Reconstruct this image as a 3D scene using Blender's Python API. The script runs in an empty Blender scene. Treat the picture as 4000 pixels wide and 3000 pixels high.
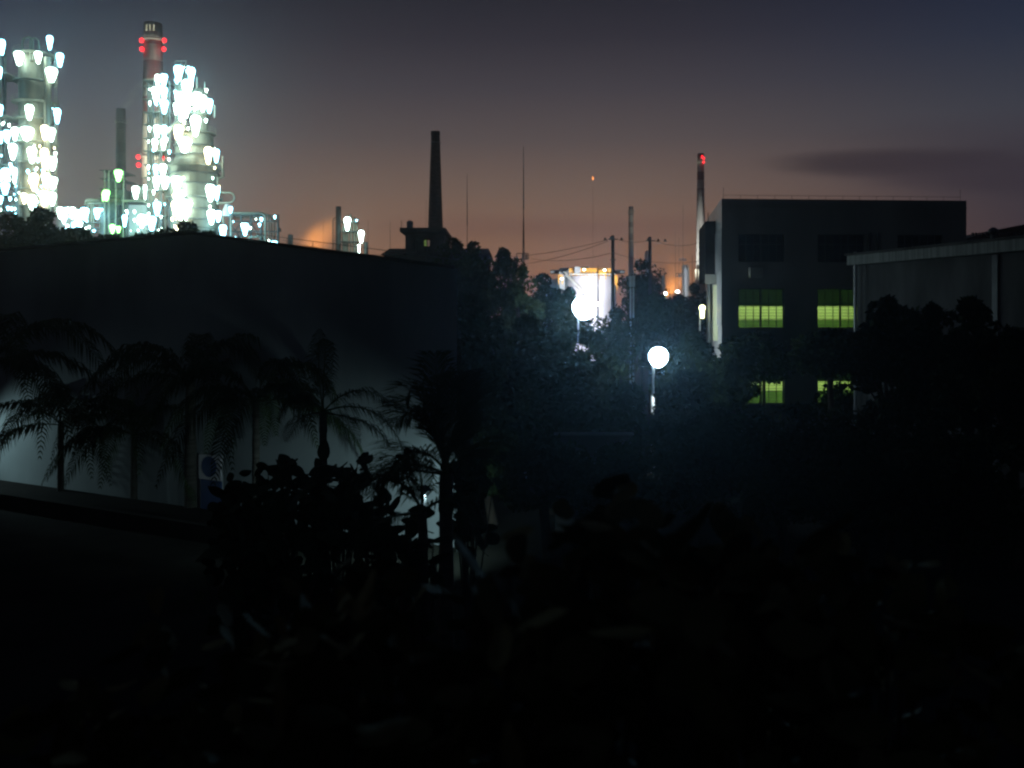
import bpy, math, random
from mathutils import Vector, noise
R = math.radians
rnd = random.Random(7)
sc = bpy.context.scene

# ---------------------------------------------------------------- camera
F = 3600.0                      # focal length in photo pixels (photo 4000 px wide)
CAMZ = 8.0
cd = bpy.data.cameras.new('camera'); cam = bpy.data.objects.new('camera', cd)
sc.collection.objects.link(cam); sc.camera = cam
cam.location = (0, 0, CAMZ); cam.rotation_euler = (R(90), 0, 0)
cd.sensor_width = 36; cd.lens = 36 * F / 4000
cd.shift_y = -250 / 4000
cd.dof.use_dof = True; cd.dof.focus_distance = 35; cd.dof.aperture_fstop = 1.1
cd.clip_start = 0.1; cd.clip_end = 6000
sc.cycles.use_denoising = True
sc.cycles.filter_width = 2.3
sc.cycles.max_bounces = 6
sc.cycles.diffuse_bounces = 3
sc.cycles.volume_bounces = 1
sc.cycles.sample_clamp_indirect = 4
sc.cycles.use_light_tree = True
sc.view_settings.view_transform = 'Standard'; sc.view_settings.look = 'None'
sc.view_settings.exposure = 0; sc.view_settings.gamma = 1

# ---------------------------------------------------------------- world: dusk sky with warm horizon glow
w = bpy.data.worlds.new('World'); sc.world = w; w.use_nodes = True
nt = w.node_tree; nt.nodes.clear()
def N(t, **k):
    n = nt.nodes.new(t)
    for a, b in k.items(): setattr(n, a, b)
    return n
def L(a, b): nt.links.new(a, b)
def M(op, a, b=None, c=None, clamp=False):
    n = N('ShaderNodeMath', operation=op); n.use_clamp = clamp
    for i, v in enumerate((a, b, c)):
        if v is None: continue
        if isinstance(v, (int, float)): n.inputs[i].default_value = v
        else: L(v, n.inputs[i])
    return n.outputs[0]
def ramp(fac, stops, interp='LINEAR'):
    n = N('ShaderNodeValToRGB'); L(fac, n.inputs[0]); cr = n.color_ramp; cr.interpolation = interp
    while len(cr.elements) > 1: cr.elements.remove(cr.elements[-1])
    cr.elements[0].position = stops[0][0]; cr.elements[0].color = (*stops[0][1], 1)
    for p, c in stops[1:]:
        e = cr.elements.new(p); e.color = (*c, 1)
    return n.outputs[0]
def mix(f, a, b, mode='MIX'):
    n = N('ShaderNodeMix', data_type='RGBA', blend_type=mode)
    if isinstance(f, (int, float)): n.inputs[0].default_value = f
    else: L(f, n.inputs[0])
    for i, v in ((6, a), (7, b)):
        if isinstance(v, tuple): n.inputs[i].default_value = (*v, 1)
        else: L(v, n.inputs[i])
    return n.outputs[2]
def srgb(r, g, b):
    f = lambda u: (u / 255 / 12.92) if u / 255 <= 0.04045 else ((u / 255 + 0.055) / 1.055) ** 2.4
    return (f(r), f(g), f(b))
tc = N('ShaderNodeTexCoord'); sx = N('ShaderNodeSeparateXYZ'); L(tc.outputs['Generated'], sx.inputs[0])
X, Y, Z = sx.outputs
hyp = M('SQRT', M('ADD', M('MULTIPLY', X, X), M('MULTIPLY', Y, Y)))
T = M('DIVIDE', Z, M('MAXIMUM', hyp, 1e-4))                     # tangent of elevation
AZ = M('DIVIDE', X, M('MAXIMUM', M('ABSOLUTE', Y), 0.05))       # tangent of azimuth
tn = M('MULTIPLY', T, 2.0, clamp=True)                          # 0..0.5 -> 0..1
def E(py): return (1250 - py) / F * 2.0
mid = ramp(tn, [(0.0, srgb(144, 97, 66)), (E(1050), srgb(142, 101, 76)), (E(900), srgb(128, 98, 80)), (E(750), srgb(109, 90, 80)),
                (E(550), srgb(80, 72, 72)), (E(350), srgb(60, 57, 63)), (E(150), srgb(43, 42, 50)), (E(0), srgb(34, 35, 43)), (1.0, srgb(20, 25, 38))])
edge = ramp(tn, [(0.0, srgb(60, 50, 54)), (E(900), srgb(62, 54, 60)), (E(700), srgb(64, 60, 66)), (E(500), srgb(54, 57, 66)),
                 (E(250), srgb(36, 43, 58)), (E(0), srgb(22, 30, 48)), (1.0, srgb(16, 22, 44))])
left = ramp(tn, [(0.0, srgb(92, 74, 68)), (E(900), srgb(90, 76, 74)), (E(700), srgb(80, 73, 74)), (E(450), srgb(62, 63, 74)),
                 (E(200), srgb(44, 50, 64)), (E(0), srgb(30, 37, 50)), (1.0, srgb(22, 28, 44))])
fr = N('ShaderNodeMapRange', interpolation_type='SMOOTHSTEP'); L(AZ, fr.inputs[0])
fr.inputs[1].default_value = 0.08; fr.inputs[2].default_value = 0.62
fl = N('ShaderNodeMapRange', interpolation_type='SMOOTHSTEP'); L(AZ, fl.inputs[0])
fl.inputs[1].default_value = -0.15; fl.inputs[2].default_value = -0.55
col = mix(fl.outputs[0], mix(fr.outputs[0], mid, edge), left)
# cloud streaks: stretched noise in direction space
cv = N('ShaderNodeCombineXYZ'); L(M('MULTIPLY', AZ, 4.0), cv.inputs[0]); L(M('MULTIPLY', T, 26.0), cv.inputs[1])
nz = N('ShaderNodeTexNoise'); L(cv.outputs[0], nz.inputs['Vector']); nz.inputs['Scale'].default_value = 1.0; nz.inputs['Detail'].default_value = 5
nzb = M('SUBTRACT', nz.outputs[0], 0.5)
def blob(ca, ct, ra, rt, soft, wob, tilt=0.0):
    tt = M('SUBTRACT', T, M('MULTIPLY', M('SUBTRACT', AZ, ca), tilt))
    a = M('DIVIDE', M('SUBTRACT', AZ, ca), ra); b = M('DIVIDE', M('SUBTRACT', tt, ct), rt)
    d = M('SQRT', M('ADD', M('MULTIPLY', a, a), M('MULTIPLY', b, b)))
    d = M('ADD', d, M('MULTIPLY', nzb, wob))
    n = N('ShaderNodeMapRange', interpolation_type='SMOOTHSTEP'); L(d, n.inputs[0])
    n.inputs[1].default_value = 1.0 + soft; n.inputs[2].default_value = 1.0 - soft
    return n.outputs[0]
c1 = blob(0.405, 0.159, 0.115, 0.012, 0.5, 1.2, -0.03)
c1b = blob(0.47, 0.147, 0.14, 0.017, 0.5, 1.1, -0.10)
c2 = blob(0.60, 0.140, 0.20, 0.042, 0.6, 1.0, -0.06)
c3 = blob(0.05, 0.100, 0.17, 0.011, 0.8, 1.6, 0.0)
col = mix(M('MULTIPLY', c1, 0.85), col, srgb(50, 45, 47))
col = mix(M('MULTIPLY', c1b, 0.6), col, srgb(48, 41, 48))
col = mix(M('MULTIPLY', c2, 0.5), col, srgb(45, 41, 50))
col = mix(M('MULTIPLY', c3, 0.32), col, srgb(92, 60, 62))
# behind the camera and overhead the sky is plain dark blue
back = N('ShaderNodeMapRange', interpolation_type='SMOOTHSTEP'); L(Y, back.inputs[0])
back.inputs[1].default_value = 0.35; back.inputs[2].default_value = -0.3
col = mix(back.outputs[0], col, srgb(16, 19, 27))
gf = N('ShaderNodeMapRange'); L(Z, gf.inputs[0]); gf.inputs[1].default_value = -0.01; gf.inputs[2].default_value = -0.06
col = mix(gf.outputs[0], col, (0.004, 0.004, 0.004))
bg = N('ShaderNodeBackground'); L(col, bg.inputs[0]); bg.inputs[1].default_value = 1.25
wo = N('ShaderNodeOutputWorld'); L(bg.outputs[0], wo.inputs[0])

# ---------------------------------------------------------------- materials
def newmat(name):
    m = bpy.data.materials.new(name); m.use_nodes = True; return m
def mat(name, c1, c2=None, rough=0.7, metal=0.0, scale=1.0, stretch=(1, 1, 1), bump=0.0, detail=6, lo=0.35, hi=0.65, trans=0.0):
    m = newmat(name); t = m.node_tree; b = t.nodes['Principled BSDF']
    b.inputs['Roughness'].default_value = rough; b.inputs['Metallic'].default_value = metal
    c2 = c2 or tuple(v * 0.7 for v in c1)
    tcx = t.nodes.new('ShaderNodeTexCoord'); mp = t.nodes.new('ShaderNodeMapping'); mp.inputs['Scale'].default_value = stretch
    t.links.new(tcx.outputs['Object'], mp.inputs[0])
    b.inputs['Specular IOR Level'].default_value = .08 if rough > .84 else .5
    n = t.nodes.new('ShaderNodeTexNoise'); n.inputs['Scale'].default_value = scale; n.inputs['Detail'].default_value = detail
    t.links.new(mp.outputs[0], n.inputs['Vector'])
    r = t.nodes.new('ShaderNodeValToRGB'); r.color_ramp.elements[0].position = lo; r.color_ramp.elements[1].position = hi
    r.color_ramp.elements[0].color = (*c2, 1); r.color_ramp.elements[1].color = (*c1, 1)
    t.links.new(n.outputs[0], r.inputs[0]); t.links.new(r.outputs[0], b.inputs['Base Color'])
    if bump:
        bp = t.nodes.new('ShaderNodeBump'); bp.inputs['Strength'].default_value = bump
        t.links.new(n.outputs[0], bp.inputs['Height']); t.links.new(bp.outputs[0], b.inputs['Normal'])
    if trans: b.inputs['Transmission Weight'].default_value = trans
    return m
def emis(name, color, strength, two=False):
    m = newmat(name); t = m.node_tree; t.nodes.clear()
    e = t.nodes.new('ShaderNodeEmission'); o = t.nodes.new('ShaderNodeOutputMaterial')
    e.inputs[0].default_value = (*color, 1); e.inputs[1].default_value = strength; t.links.new(e.outputs[0], o.inputs[0])
    if not two: m.cycles.emission_sampling = 'FRONT'
    return m
def banded(name, zs, cols, rough=0.7):
    """painted hoops by object height: zs ascending upper limits (m above object origin), cols one more"""
    m = newmat(name); t = m.node_tree; b = t.nodes['Principled BSDF']; b.inputs['Roughness'].default_value = rough
    tcx = t.nodes.new('ShaderNodeTexCoord'); s = t.nodes.new('ShaderNodeSeparateXYZ'); t.links.new(tcx.outputs['Object'], s.inputs[0])
    top = zs[-1] * 1.2
    d = t.nodes.new('ShaderNodeMath'); d.operation = 'DIVIDE'; d.inputs[1].default_value = top; t.links.new(s.outputs[2], d.inputs[0])
    r = t.nodes.new('ShaderNodeValToRGB'); cr = r.color_ramp; cr.interpolation = 'CONSTANT'
    cr.elements.remove(cr.elements[-1]); cr.elements[0].position = 0; cr.elements[0].color = (*cols[0], 1)
    for z, c in zip(zs, cols[1:]):
        e = cr.elements.new(z / top); e.color = (*c, 1)
    t.links.new(d.outputs[0], r.inputs[0])
    mp = t.nodes.new('ShaderNodeMapping'); mp.inputs['Scale'].default_value = (1, 1, 0.08); t.links.new(tcx.outputs['Object'], mp.inputs[0])
    n = t.nodes.new('ShaderNodeTexNoise'); n.inputs['Scale'].default_value = 0.9; n.inputs['Detail'].default_value = 6
    t.links.new(mp.outputs[0], n.inputs['Vector'])
    mr = t.nodes.new('ShaderNodeMapRange'); mr.inputs[1].default_value = 0.35; mr.inputs[2].default_value = 0.7; mr.inputs[3].default_value = 0.55; mr.inputs[4].default_value = 1.1
    t.links.new(n.outputs[0], mr.inputs[0])
    mx = t.nodes.new('ShaderNodeMix'); mx.data_type = 'RGBA'; mx.blend_type = 'MULTIPLY'; mx.inputs[0].default_value = 1
    t.links.new(r.outputs[0], mx.inputs[6]); t.links.new(mr.outputs[0], mx.inputs[7]); t.links.new(mx.outputs[2], b.inputs['Base Color'])
    return m
ST = mat('painted_steel', (.40, .40, .34), (.24, .24, .20), rough=.45, metal=.2, scale=.5, stretch=(1, 1, .15))
STD = mat('dark_steel', (.16, .18, .18), (.08, .09, .09), rough=.5, metal=.3, scale=.6)
VES = mat('vessel_cladding', (.40, .38, .30), (.18, .17, .13), rough=.5, metal=.15, scale=.35, stretch=(1, 1, .12), bump=.1)
VESW = mat('white_tank_paint', (.72, .70, .72), (.58, .56, .58), rough=.5, scale=.2, stretch=(1, 1, .2))
YEL = mat('yellow_rail_paint', (.65, .34, .05), (.5, .25, .04), rough=.5)
CON = mat('concrete', (.30, .30, .29), (.20, .20, .19), rough=.9, scale=.6, stretch=(1, 1, .3), bump=.15)
COND = mat('weathered_concrete', (.12, .12, .11), (.06, .06, .055), rough=.95, scale=.8, bump=.2)
BRK = mat('sooty_brick', (.10, .085, .075), (.05, .045, .04), rough=.95, scale=1.2, stretch=(1, 1, 3), bump=.3)
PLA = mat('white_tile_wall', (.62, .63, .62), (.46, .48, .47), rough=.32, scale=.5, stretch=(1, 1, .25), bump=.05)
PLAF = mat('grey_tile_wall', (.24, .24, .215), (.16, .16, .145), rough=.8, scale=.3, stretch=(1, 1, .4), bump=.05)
HALL = mat('pale_render_wall', (.34, .38, .38), (.22, .25, .25), rough=.9, scale=.25, stretch=(1, 1, .5), bump=.05)
FRM = mat('window_frame_paint', (.10, .11, .10), (.06, .07, .06), rough=.5)
GLS = mat('dark_window_glass', (.03, .04, .045), (.02, .025, .03), rough=.12)
GRA = mat('grass', (.045, .06, .025), (.02, .03, .012), rough=1, scale=3, bump=.4)
GRD = mat('soil', (.035, .035, .028), (.018, .02, .014), rough=1, scale=.5, bump=.3)
ASP = mat('asphalt', (.055, .055, .055), (.04, .04, .04), rough=.9, scale=4, bump=.2)
LEAF = mat('tree_foliage', (.07, .10, .035), (.03, .05, .018), rough=.95, scale=.6, lo=.3, hi=.7)
LEAFD = mat('dark_foliage', (.045, .07, .03), (.02, .035, .015), rough=.95, scale=.6, lo=.3, hi=.7)
PALM = mat('palm_frond', (.05, .08, .03), (.025, .04, .018), rough=.85, scale=1.5)
BIGL = mat('broad_leaf', (.10, .095, .035), (.05, .052, .02), rough=.85, scale=2.5)
BARK = mat('bark', (.11, .09, .07), (.05, .042, .035), rough=.95, scale=3, stretch=(1, 1, .3), bump=.5)
PTRK = mat('palm_trunk_grey', (.10, .095, .08), (.05, .047, .04), rough=.85, scale=2, stretch=(.4, .4, 4), bump=.3)
FASC = mat('corrugated_fascia', (.22, .24, .21), (.12, .135, .12), rough=.6, scale=2.2, stretch=(3, 3, .12), bump=.2, lo=.4, hi=.6)
WRH = mat('warehouse_wall', (.15, .155, .15), (.09, .095, .09), rough=.9, scale=.8, stretch=(1, 1, .3), bump=.1)
CER = mat('porcelain', (.6, .66, .66), (.5, .56, .56), rough=.2)
BLU = mat('blue_board_paint', (.02, .07, .20), (.015, .05, .15), rough=.5)
GALV = mat('galvanised_pole', (.50, .52, .52), (.38, .40, .40), rough=.4, metal=.4, scale=2)
ROOM = mat('room_plaster', (.70, .72, .46), (.64, .67, .42), rough=.9, scale=.5)
DADO = mat('green_dado', (.14, .22, .08), (.11, .18, .06), rough=.8)
BLIND = newmat('rolled_blind'); _t = BLIND.node_tree; _t.nodes.clear()
_a = _t.nodes.new('ShaderNodeBsdfTranslucent'); _a.inputs[0].default_value = (.11, .15, .10, 1)
_o = _t.nodes.new('ShaderNodeOutputMaterial'); _t.links.new(_a.outputs[0], _o.inputs[0])
PANE = newmat('clear_pane'); _t = PANE.node_tree; _t.nodes.clear()
_a = _t.nodes.new('ShaderNodeBsdfTransparent'); _b = _t.nodes.new('ShaderNodeBsdfGlossy'); _b.inputs['Roughness'].default_value = .05
_m = _t.nodes.new('ShaderNodeMixShader'); _m.inputs[0].default_value = .08; _o = _t.nodes.new('ShaderNodeOutputMaterial')
_t.links.new(_a.outputs[0], _m.inputs[1]); _t.links.new(_b.outputs[0], _m.inputs[2]); _t.links.new(_m.outputs[0], _o.inputs[0])
LW = emis('mercury_lamp', (.70, 1.0, .88), 11)
LWC = emis('cyan_lamp', (.30, .80, 1.0), 12)
LWW = emis('warm_lamp', (1.0, .88, .52), 11)
LWG = emis('green_lamp', (.28, 1.0, .22), 8)
LWY = emis('yellow_lamp', (1.0, 1.0, .5), 7)
LST = emis('street_lamp_glass', (.62, .85, 1.0), 26)
LRED = emis('red_beacon_glass', (1.0, .02, .03), 3.2)
LFL = emis('flame', (1.0, .32, .08), 2.5)
LTUBE = emis('room_tube', (.85, 1.0, .45), 14)
LORG = emis('assumed_sodium_lamp', (1.0, .48, .08), 60)

# ---------------------------------------------------------------- helpers
def P(px, py, D): return Vector(((px - 2000) / F * D, D, CAMZ + (1250 - py) / F * D))
def zz(py, D): return CAMZ + (1250 - py) / F * D
def xx(px, D): return (px - 2000) / F * D
def m_(px, D): return px / F * D
def wloc(o):
    v = Vector((0, 0, 0))
    while o is not None: v += o.location; o = o.parent
    return v
class MB:
    def __init__(s): s.v = []; s.f = []; s.sm = []
    def add(s, vs, fs, smooth=False):
        b = len(s.v); s.v += [tuple(v) for v in vs]; s.f += [tuple(i + b for i in f) for f in fs]; s.sm += [smooth] * len(fs); return s
    def box(s, x0, x1, y0, y1, z0, z1):
        return s.add([(x0, y0, z0), (x1, y0, z0), (x1, y1, z0), (x0, y1, z0), (x0, y0, z1), (x1, y0, z1), (x1, y1, z1), (x0, y1, z1)],
                     [(3, 2, 1, 0), (4, 5, 6, 7), (0, 1, 5, 4), (1, 2, 6, 5), (2, 3, 7, 6), (3, 0, 4, 7)])
    def obox(s, o, ux, uy, uz):       # oriented box from corner + 3 edge vectors
        o = Vector(o); ux = Vector(ux); uy = Vector(uy); uz = Vector(uz)
        return s.add([o, o + ux, o + ux + uy, o + uy, o + uz, o + ux + uz, o + ux + uy + uz, o + uy + uz],
                     [(3, 2, 1, 0), (4, 5, 6, 7), (0, 1, 5, 4), (1, 2, 6, 5), (2, 3, 7, 6), (3, 0, 4, 7)])
    def tube(s, p0, p1, r0, r1=None, n=8, cap=True):
        p0 = Vector(p0); p1 = Vector(p1); r1 = r0 if r1 is None else r1
        d = (p1 - p0); d = d.normalized() if d.length > 1e-9 else Vector((0, 0, 1))
        a = d.cross(Vector((0, 0, 1)));  a = a.normalized() if a.length > 1e-3 else Vector((1, 0, 0))
        b = d.cross(a); vs = []
        for p, r in ((p0, r0), (p1, r1)):
            for i in range(n):
                t = 2 * math.pi * i / n; vs.append(p + (a * math.cos(t) + b * math.sin(t)) * r)
        fs = [(i, (i + 1) % n, n + (i + 1) % n, n + i) for i in range(n)]
        s.add(vs, fs, n > 5)
        if cap: s.add(vs, [tuple(range(n))[::-1], tuple(range(n, 2 * n))])
        return s
    def path(s, pts, r, n=8):
        for i in range(len(pts) - 1): s.tube(pts[i], pts[i + 1], r, r, n)
        for p in pts[1:-1]: s.lathe(p, [(-r, r * .1), (-r * .7, r * .71), (0, r * 1.01), (r * .7, r * .71), (r, r * .1)], n)
        return s
    def lathe(s, c, prof, n=20, cap=True):   # prof: (dz, r)
        c = Vector(c); vs = []
        for z, r in prof:
            for i in range(n):
                t = 2 * math.pi * i / n; vs.append(c + Vector((r * math.cos(t), r * math.sin(t), z)))
        fs = []
        for k in range(len(prof) - 1):
            for i in range(n): fs.append((k * n + i, k * n + (i + 1) % n, (k + 1) * n + (i + 1) % n, (k + 1) * n + i))
        s.add(vs, fs, True)
        if cap: s.add(vs, [tuple(range(n))[::-1], tuple(range((len(prof) - 1) * n, len(prof) * n))])
        return s
    def ring(s, c, r0, r1, z0, z1, n=20):    # annular platform slab
        c = Vector(c); vs = []
        for r, z in ((r0, z0), (r1, z0), (r1, z1), (r0, z1)):
            for i in range(n):
                t = 2 * math.pi * i / n; vs.append(c + Vector((r * math.cos(t), r * math.sin(t), z)))
        fs = []
        for k in range(4):
            for i in range(n):
                j = (i + 1) % n; fs.append((k * n + i, k * n + j, ((k + 1) % 4) * n + j, ((k + 1) % 4) * n + i))
        return s.add(vs, fs)
    def rail(s, c, r, z, h=1.1, n=16, t=.05):
        c = Vector(c); pts = [c + Vector((r * math.cos(2 * math.pi * i / n), r * math.sin(2 * math.pi * i / n), z)) for i in range(n)]
        for i in range(n):
            a, b = pts[i], pts[(i + 1) % n]
            s.tube(a, a + Vector((0, 0, h)), t, n=4, cap=False)
            for k in (.5, 1): s.tube(a + Vector((0, 0, h * k)), b + Vector((0, 0, h * k)), t, n=4, cap=False)
        return s
    def build(s, name, material, parent=None):
        off = wloc(parent)
        me = bpy.data.meshes.new(name); me.from_pydata([(v[0] - off.x, v[1] - off.y, v[2] - off.z) for v in s.v], [], s.f)
        me.polygons.foreach_set('use_smooth', s.sm); me.materials.append(material); me.update()
        o = bpy.data.objects.new(name, me); sc.collection.objects.link(o)
        if parent: o.parent = parent
        return o
def tag(o, label, cat, group=None, kind=None):
    if kind: o['kind'] = kind
    if label: o['label'] = label
    if cat: o['category'] = cat
    if group: o['group'] = group
    return o
def thing(name, loc, label, cat, group=None):
    o = bpy.data.objects.new(name, None); sc.collection.objects.link(o); o.location = loc; o.empty_display_size = .3
    return tag(o, label, cat, group)
def struct(mb, name, m): return tag(mb.build(name, m), None, None, kind='structure')
def arc(c, r, a0, a1, n=6, ax='xz'):
    out = []
    for i in range(n + 1):
        t = R(a0 + (a1 - a0) * i / n)
        out.append(Vector(c) + Vector((r * math.cos(t), 0, r * math.sin(t))))
    return out
def plant_lamp(root, px, y0, y1, D, m=None, w=24, off=0.0):
    """lamp shaped as its bloom and downward smear: wide shouldered, tapering, with a bracket and cap"""
    px += rnd.uniform(-1, 1); y1 += rnd.uniform(-6, 8); w *= rnd.uniform(.85, 1.25)
    c = P(px, (y0 + y1) / 2, D); h = m_(y1 - y0, D); r = m_(w / 2 * 1.05, D)
    b = MB().lathe(c + Vector((0, off, 0)), [(-h * .5, r * .2), (-h * .44, r * .42), (-h * .3, r * .55), (0, r * .78), (h * .22, r), (h * .38, r * .98), (h * .47, r * .7), (h * .5, r * .3)], 8)  # glare blob and shake streak modelled as the glass outline
    g = b.build('lamp', m or LW, root)
    k = MB().lathe(c + Vector((0, off, h * .5 + r * .15)), [(-.02 * h, r * .7), (r * .3, r * .25)], 8)
    k.tube(c + Vector((0, off, h * .5 + r * .3)), c + Vector((0, off + 1.2, h * .5 + r * .6)), .06, n=4)
    k.build('lamp_cap', STD, g)
    return g
def plight(loc, power, color, radius=.3, name='lamp_light', parent=None):
    ld = bpy.data.lights.new(name, 'POINT'); ld.energy = power; ld.color = color; ld.shadow_soft_size = radius
    o = bpy.data.objects.new(name, ld); sc.collection.objects.link(o)
    o.location = Vector(loc) - wloc(parent)
    if parent: o.parent = parent
    return o
def slight(loc, target, power, color, angle, blend=.6, radius=.3, name='lamp_light', parent=None):
    ld = bpy.data.lights.new(name, 'SPOT'); ld.energy = power; ld.color = color; ld.shadow_soft_size = radius
    ld.spot_size = R(angle); ld.spot_blend = blend
    o = bpy.data.objects.new(name, ld); sc.collection.objects.link(o)
    o.location = Vector(loc) - wloc(parent)
    o.rotation_euler = (Vector(target) - Vector(loc)).to_track_quat('-Z', 'Y').to_euler()
    if parent: o.parent = parent
    return o

# ---------------------------------------------------------------- ground
struct(MB().add([(-690, -50, 0), (690, -50, 0), (690, 1240, 0), (-690, 1240, 0)], [(0, 1, 2, 3)]), 'ground', GRD)
0 and struct(MB().add([(-1.2, 10, .004), (9, 12, .004), (13, 58, .004), (5, 110, .004), (-6, 110, .004), (3, 58, .004)], [(0, 1, 5), (1, 2, 5), (2, 3, 4), (2, 4, 5)]), 'road', ASP)

# ================================================================ LEFT REFINERY  (D about 220 m)
D = 220
def vessel(root, px, r_px, ytop, ybot, D, m=VES, name='vessel', n=22, dome=.6):
    c = P(px, ybot, D); h = zz(ytop, D) - zz(ybot, D); r = m_(r_px, D)
    b = MB().lathe(c, [(0, r), (h - r * dome, r), (h - r * dome * .45, r * .85), (h - r * dome * .12, r * .5), (h, r * .08)], n)
    for k in range(1, int(h / 6)): b.ring(c, r - .02, r + .10, k * 6, k * 6 + .25, n)
    return b.build(name, m, root)
def platform(root, px, r_px, y, D, inner=0.6):
    c = P(px, y, D); r = m_(r_px, D)
    o = MB().ring(c, r * inner, r, -.2, 0, 18).build('platform', ST, root)
    MB().rail(c, r - .05, 0, 1.1, 14, .045).build('railing', ST, o)
    return o
GY = 1250 + CAMZ * F / D       # photo row of the ground at D

# tall fractionating column
t = thing('distillation_column', P(125, GY, D), 'fat pale lit distillation column ringed by platforms, far left', 'refinery column')
vessel(t, 124, 47, 205, GY, D)
MB().tube(P(186, 225, D - 3), P(186, GY, D - 3), m_(13, D), n=14).build('side_pipe', VES, t)
MB().tube(P(72, 560, D - 4), P(72, GY, D - 4), m_(11, D), n=14).build('downcomer_pipe', STD, t)
g = MB()
for cx_, r_ in ((108, 20), (134, 16)):
    pts = arc(P(cx_, 165, D - 3), m_(r_, D), 0, 180, 8); g.path([P(cx_ + r_, 235, D - 3)] + pts + [P(cx_ - r_, 235, D - 3)], m_(4, D), 8)
g.build('gooseneck_pipe', VES, t)
for y in (215, 322, 402, 468, 562, 640, 742, 808): platform(t, 138, 84 + rnd.uniform(-8, 6), y, D)
g = MB()
for x in (214, 222): g.tube(P(x, 200, D - 4), P(x, 840, D - 4), .07, n=4)
for k in range(90): g.tube(P(214, 205 + k * 7, D - 4), P(222, 205 + k * 7, D - 4), .05, n=4)
g.build('ladder', ST, t)
for px, a, b, mm, wd in [(195, 140, 195, LWC, 26), (75, 202, 256, LW, 30), (150, 202, 252, LW, 24), (233, 208, 260, LWC, 26), (200, 266, 326, LW, 36),
        (115, 410, 473, LW, 34), (224, 424, 478, LWC, 27), (105, 498, 548, LW, 50), (174, 490, 553, LWW, 32), (201, 500, 550, LW, 28),
        (125, 575, 636, LW, 32), (174, 580, 655, LWW, 26), (206, 613, 665, LW, 28), (132, 678, 742, LWW, 34), (177, 676, 736, LWW, 30),
        (206, 692, 744, LW, 32), (125, 763, 815, LW, 30), (94, 755, 790, LWW, 22), (170, 745, 805, LWW, 26), (204, 752, 798, LW, 24)]:
    plant_lamp(t, px, a, b, D - 4.6, mm, wd)

# pipe structure cut by the left frame edge
t = thing('pipe_tower', P(5, GY, D), 'steel pipe tower with cyan lamps cut by the left frame edge', 'pipe tower')
g = MB().tube(P(0, 150, D), P(0, GY, D), m_(6, D), n=10); g.build('pipe', ST, t)
MB().tube(P(18, 195, D), P(18, GY, D), m_(7, D), n=10).build('pipe', STD, t)
MB().tube(P(-30, 150, D), P(-30, GY, D), m_(20, D), n=16).build('vessel', VES, t)
g = MB()
for y in (300, 463, 562, 652, 715, 768, 830):
    MB().box(xx(-40, D), xx(62, D), D - 4, D + 4, zz(y, D) - .2, zz(y, D)).build('platform', ST, t)
g = MB()
for x in (28, 45, 60): g.tube(P(x, 560, D + 2), P(x, GY, D + 2), m_(2.5, D), n=6)
for k in range(5): g.tube(P(-10, 580 + k * 60, D + 4), P(60, 630 + k * 60, D + 4), .12, n=4)
g.build('steel_frame', STD, t)
for px, a, b, mm, wd in [(8, 155, 212, LWC, 26), (0, 262, 305, LWC, 12), (3, 410, 455, LWC, 14), (27, 510, 562, LWC, 26), (4, 515, 565, LWC, 20), (58, 498, 553, LW, 27),
        (50, 563, 619, LW, 35), (24, 658, 708, LWC, 28), (56, 655, 712, LW, 18), (20, 712, 762, LWC, 26), (3, 668, 712, LWC, 20), (2, 765, 800, LWC, 18)]:
    plant_lamp(t, px, a, b, D - 6, mm, wd)

# lattice lamp tower
t = thing('lattice_tower', P(620, GY, D), 'slender steel frame tower with stacked rows of white lamps beside the striped stack', 'steel tower')
g = MB()
for x in (578, 600, 630, 663):
    for dy in (-2.5, 2.5): g.tube(P(x, 318 if x > 590 else 325, D + dy), P(x, GY, D + dy), .22, n=6)
g.build('column_frame', STD, t)
g = MB()
for x in (586, 592, 612, 622, 646, 654): g.tube(P(x, 345, D - 1), P(x, GY, D - 1), .13 + .1 * (x % 3), n=6)
g.build('riser_pipes', VES, t)
lv = (322, 345, 395, 445, 492, 545, 595, 648, 698, 745, 795, 848, 900)
g = MB()
for y in lv: MB().box(xx(576, D), xx(665, D), D - 2.8, D + 2.8, zz(y, D) - .18, zz(y, D)).build('landing', ST, t)
g = MB()
for i in range(len(lv) - 1):
    a, b = (578, 663) if i % 2 else (663, 578)
    g.tube(P(a, lv[i], D + 2.5), P(b, lv[i + 1], D + 2.5), .1, n=4)
g.build('bracing', STD, t)
for px, a, b, mm, wd in [(616, 292, 342, LW, 26), (640, 290, 338, LWC, 26), (608, 341, 394, LW, 30), (641, 341, 389, LWC, 28), (641, 391, 440, LWC, 25),
        (613, 490, 539, LW, 26), (642, 490, 538, LWC, 26), (606, 543, 592, LW, 24), (639, 543, 592, LW, 26), (609, 643, 690, LWC, 20), (638, 641, 690, LW, 24),
        (612, 690, 742, LW, 28), (645, 690, 742, LW, 28), (613, 789, 842, LWC, 28), (586, 346, 358, LW, 9), (586, 395, 408, LW, 9), (585, 494, 508, LW, 10),
        (581, 547, 558, LW, 8), (580, 645, 656, LW, 8), (580, 695, 706, LW, 8), (601, 743, 756, LW, 9), (580, 797, 809, LW, 9), (580, 830, 839, LW, 8), (592, 846, 896, LWC, 30)]:
    plant_lamp(t, px, a, b, D - 5, mm, wd)

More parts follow.
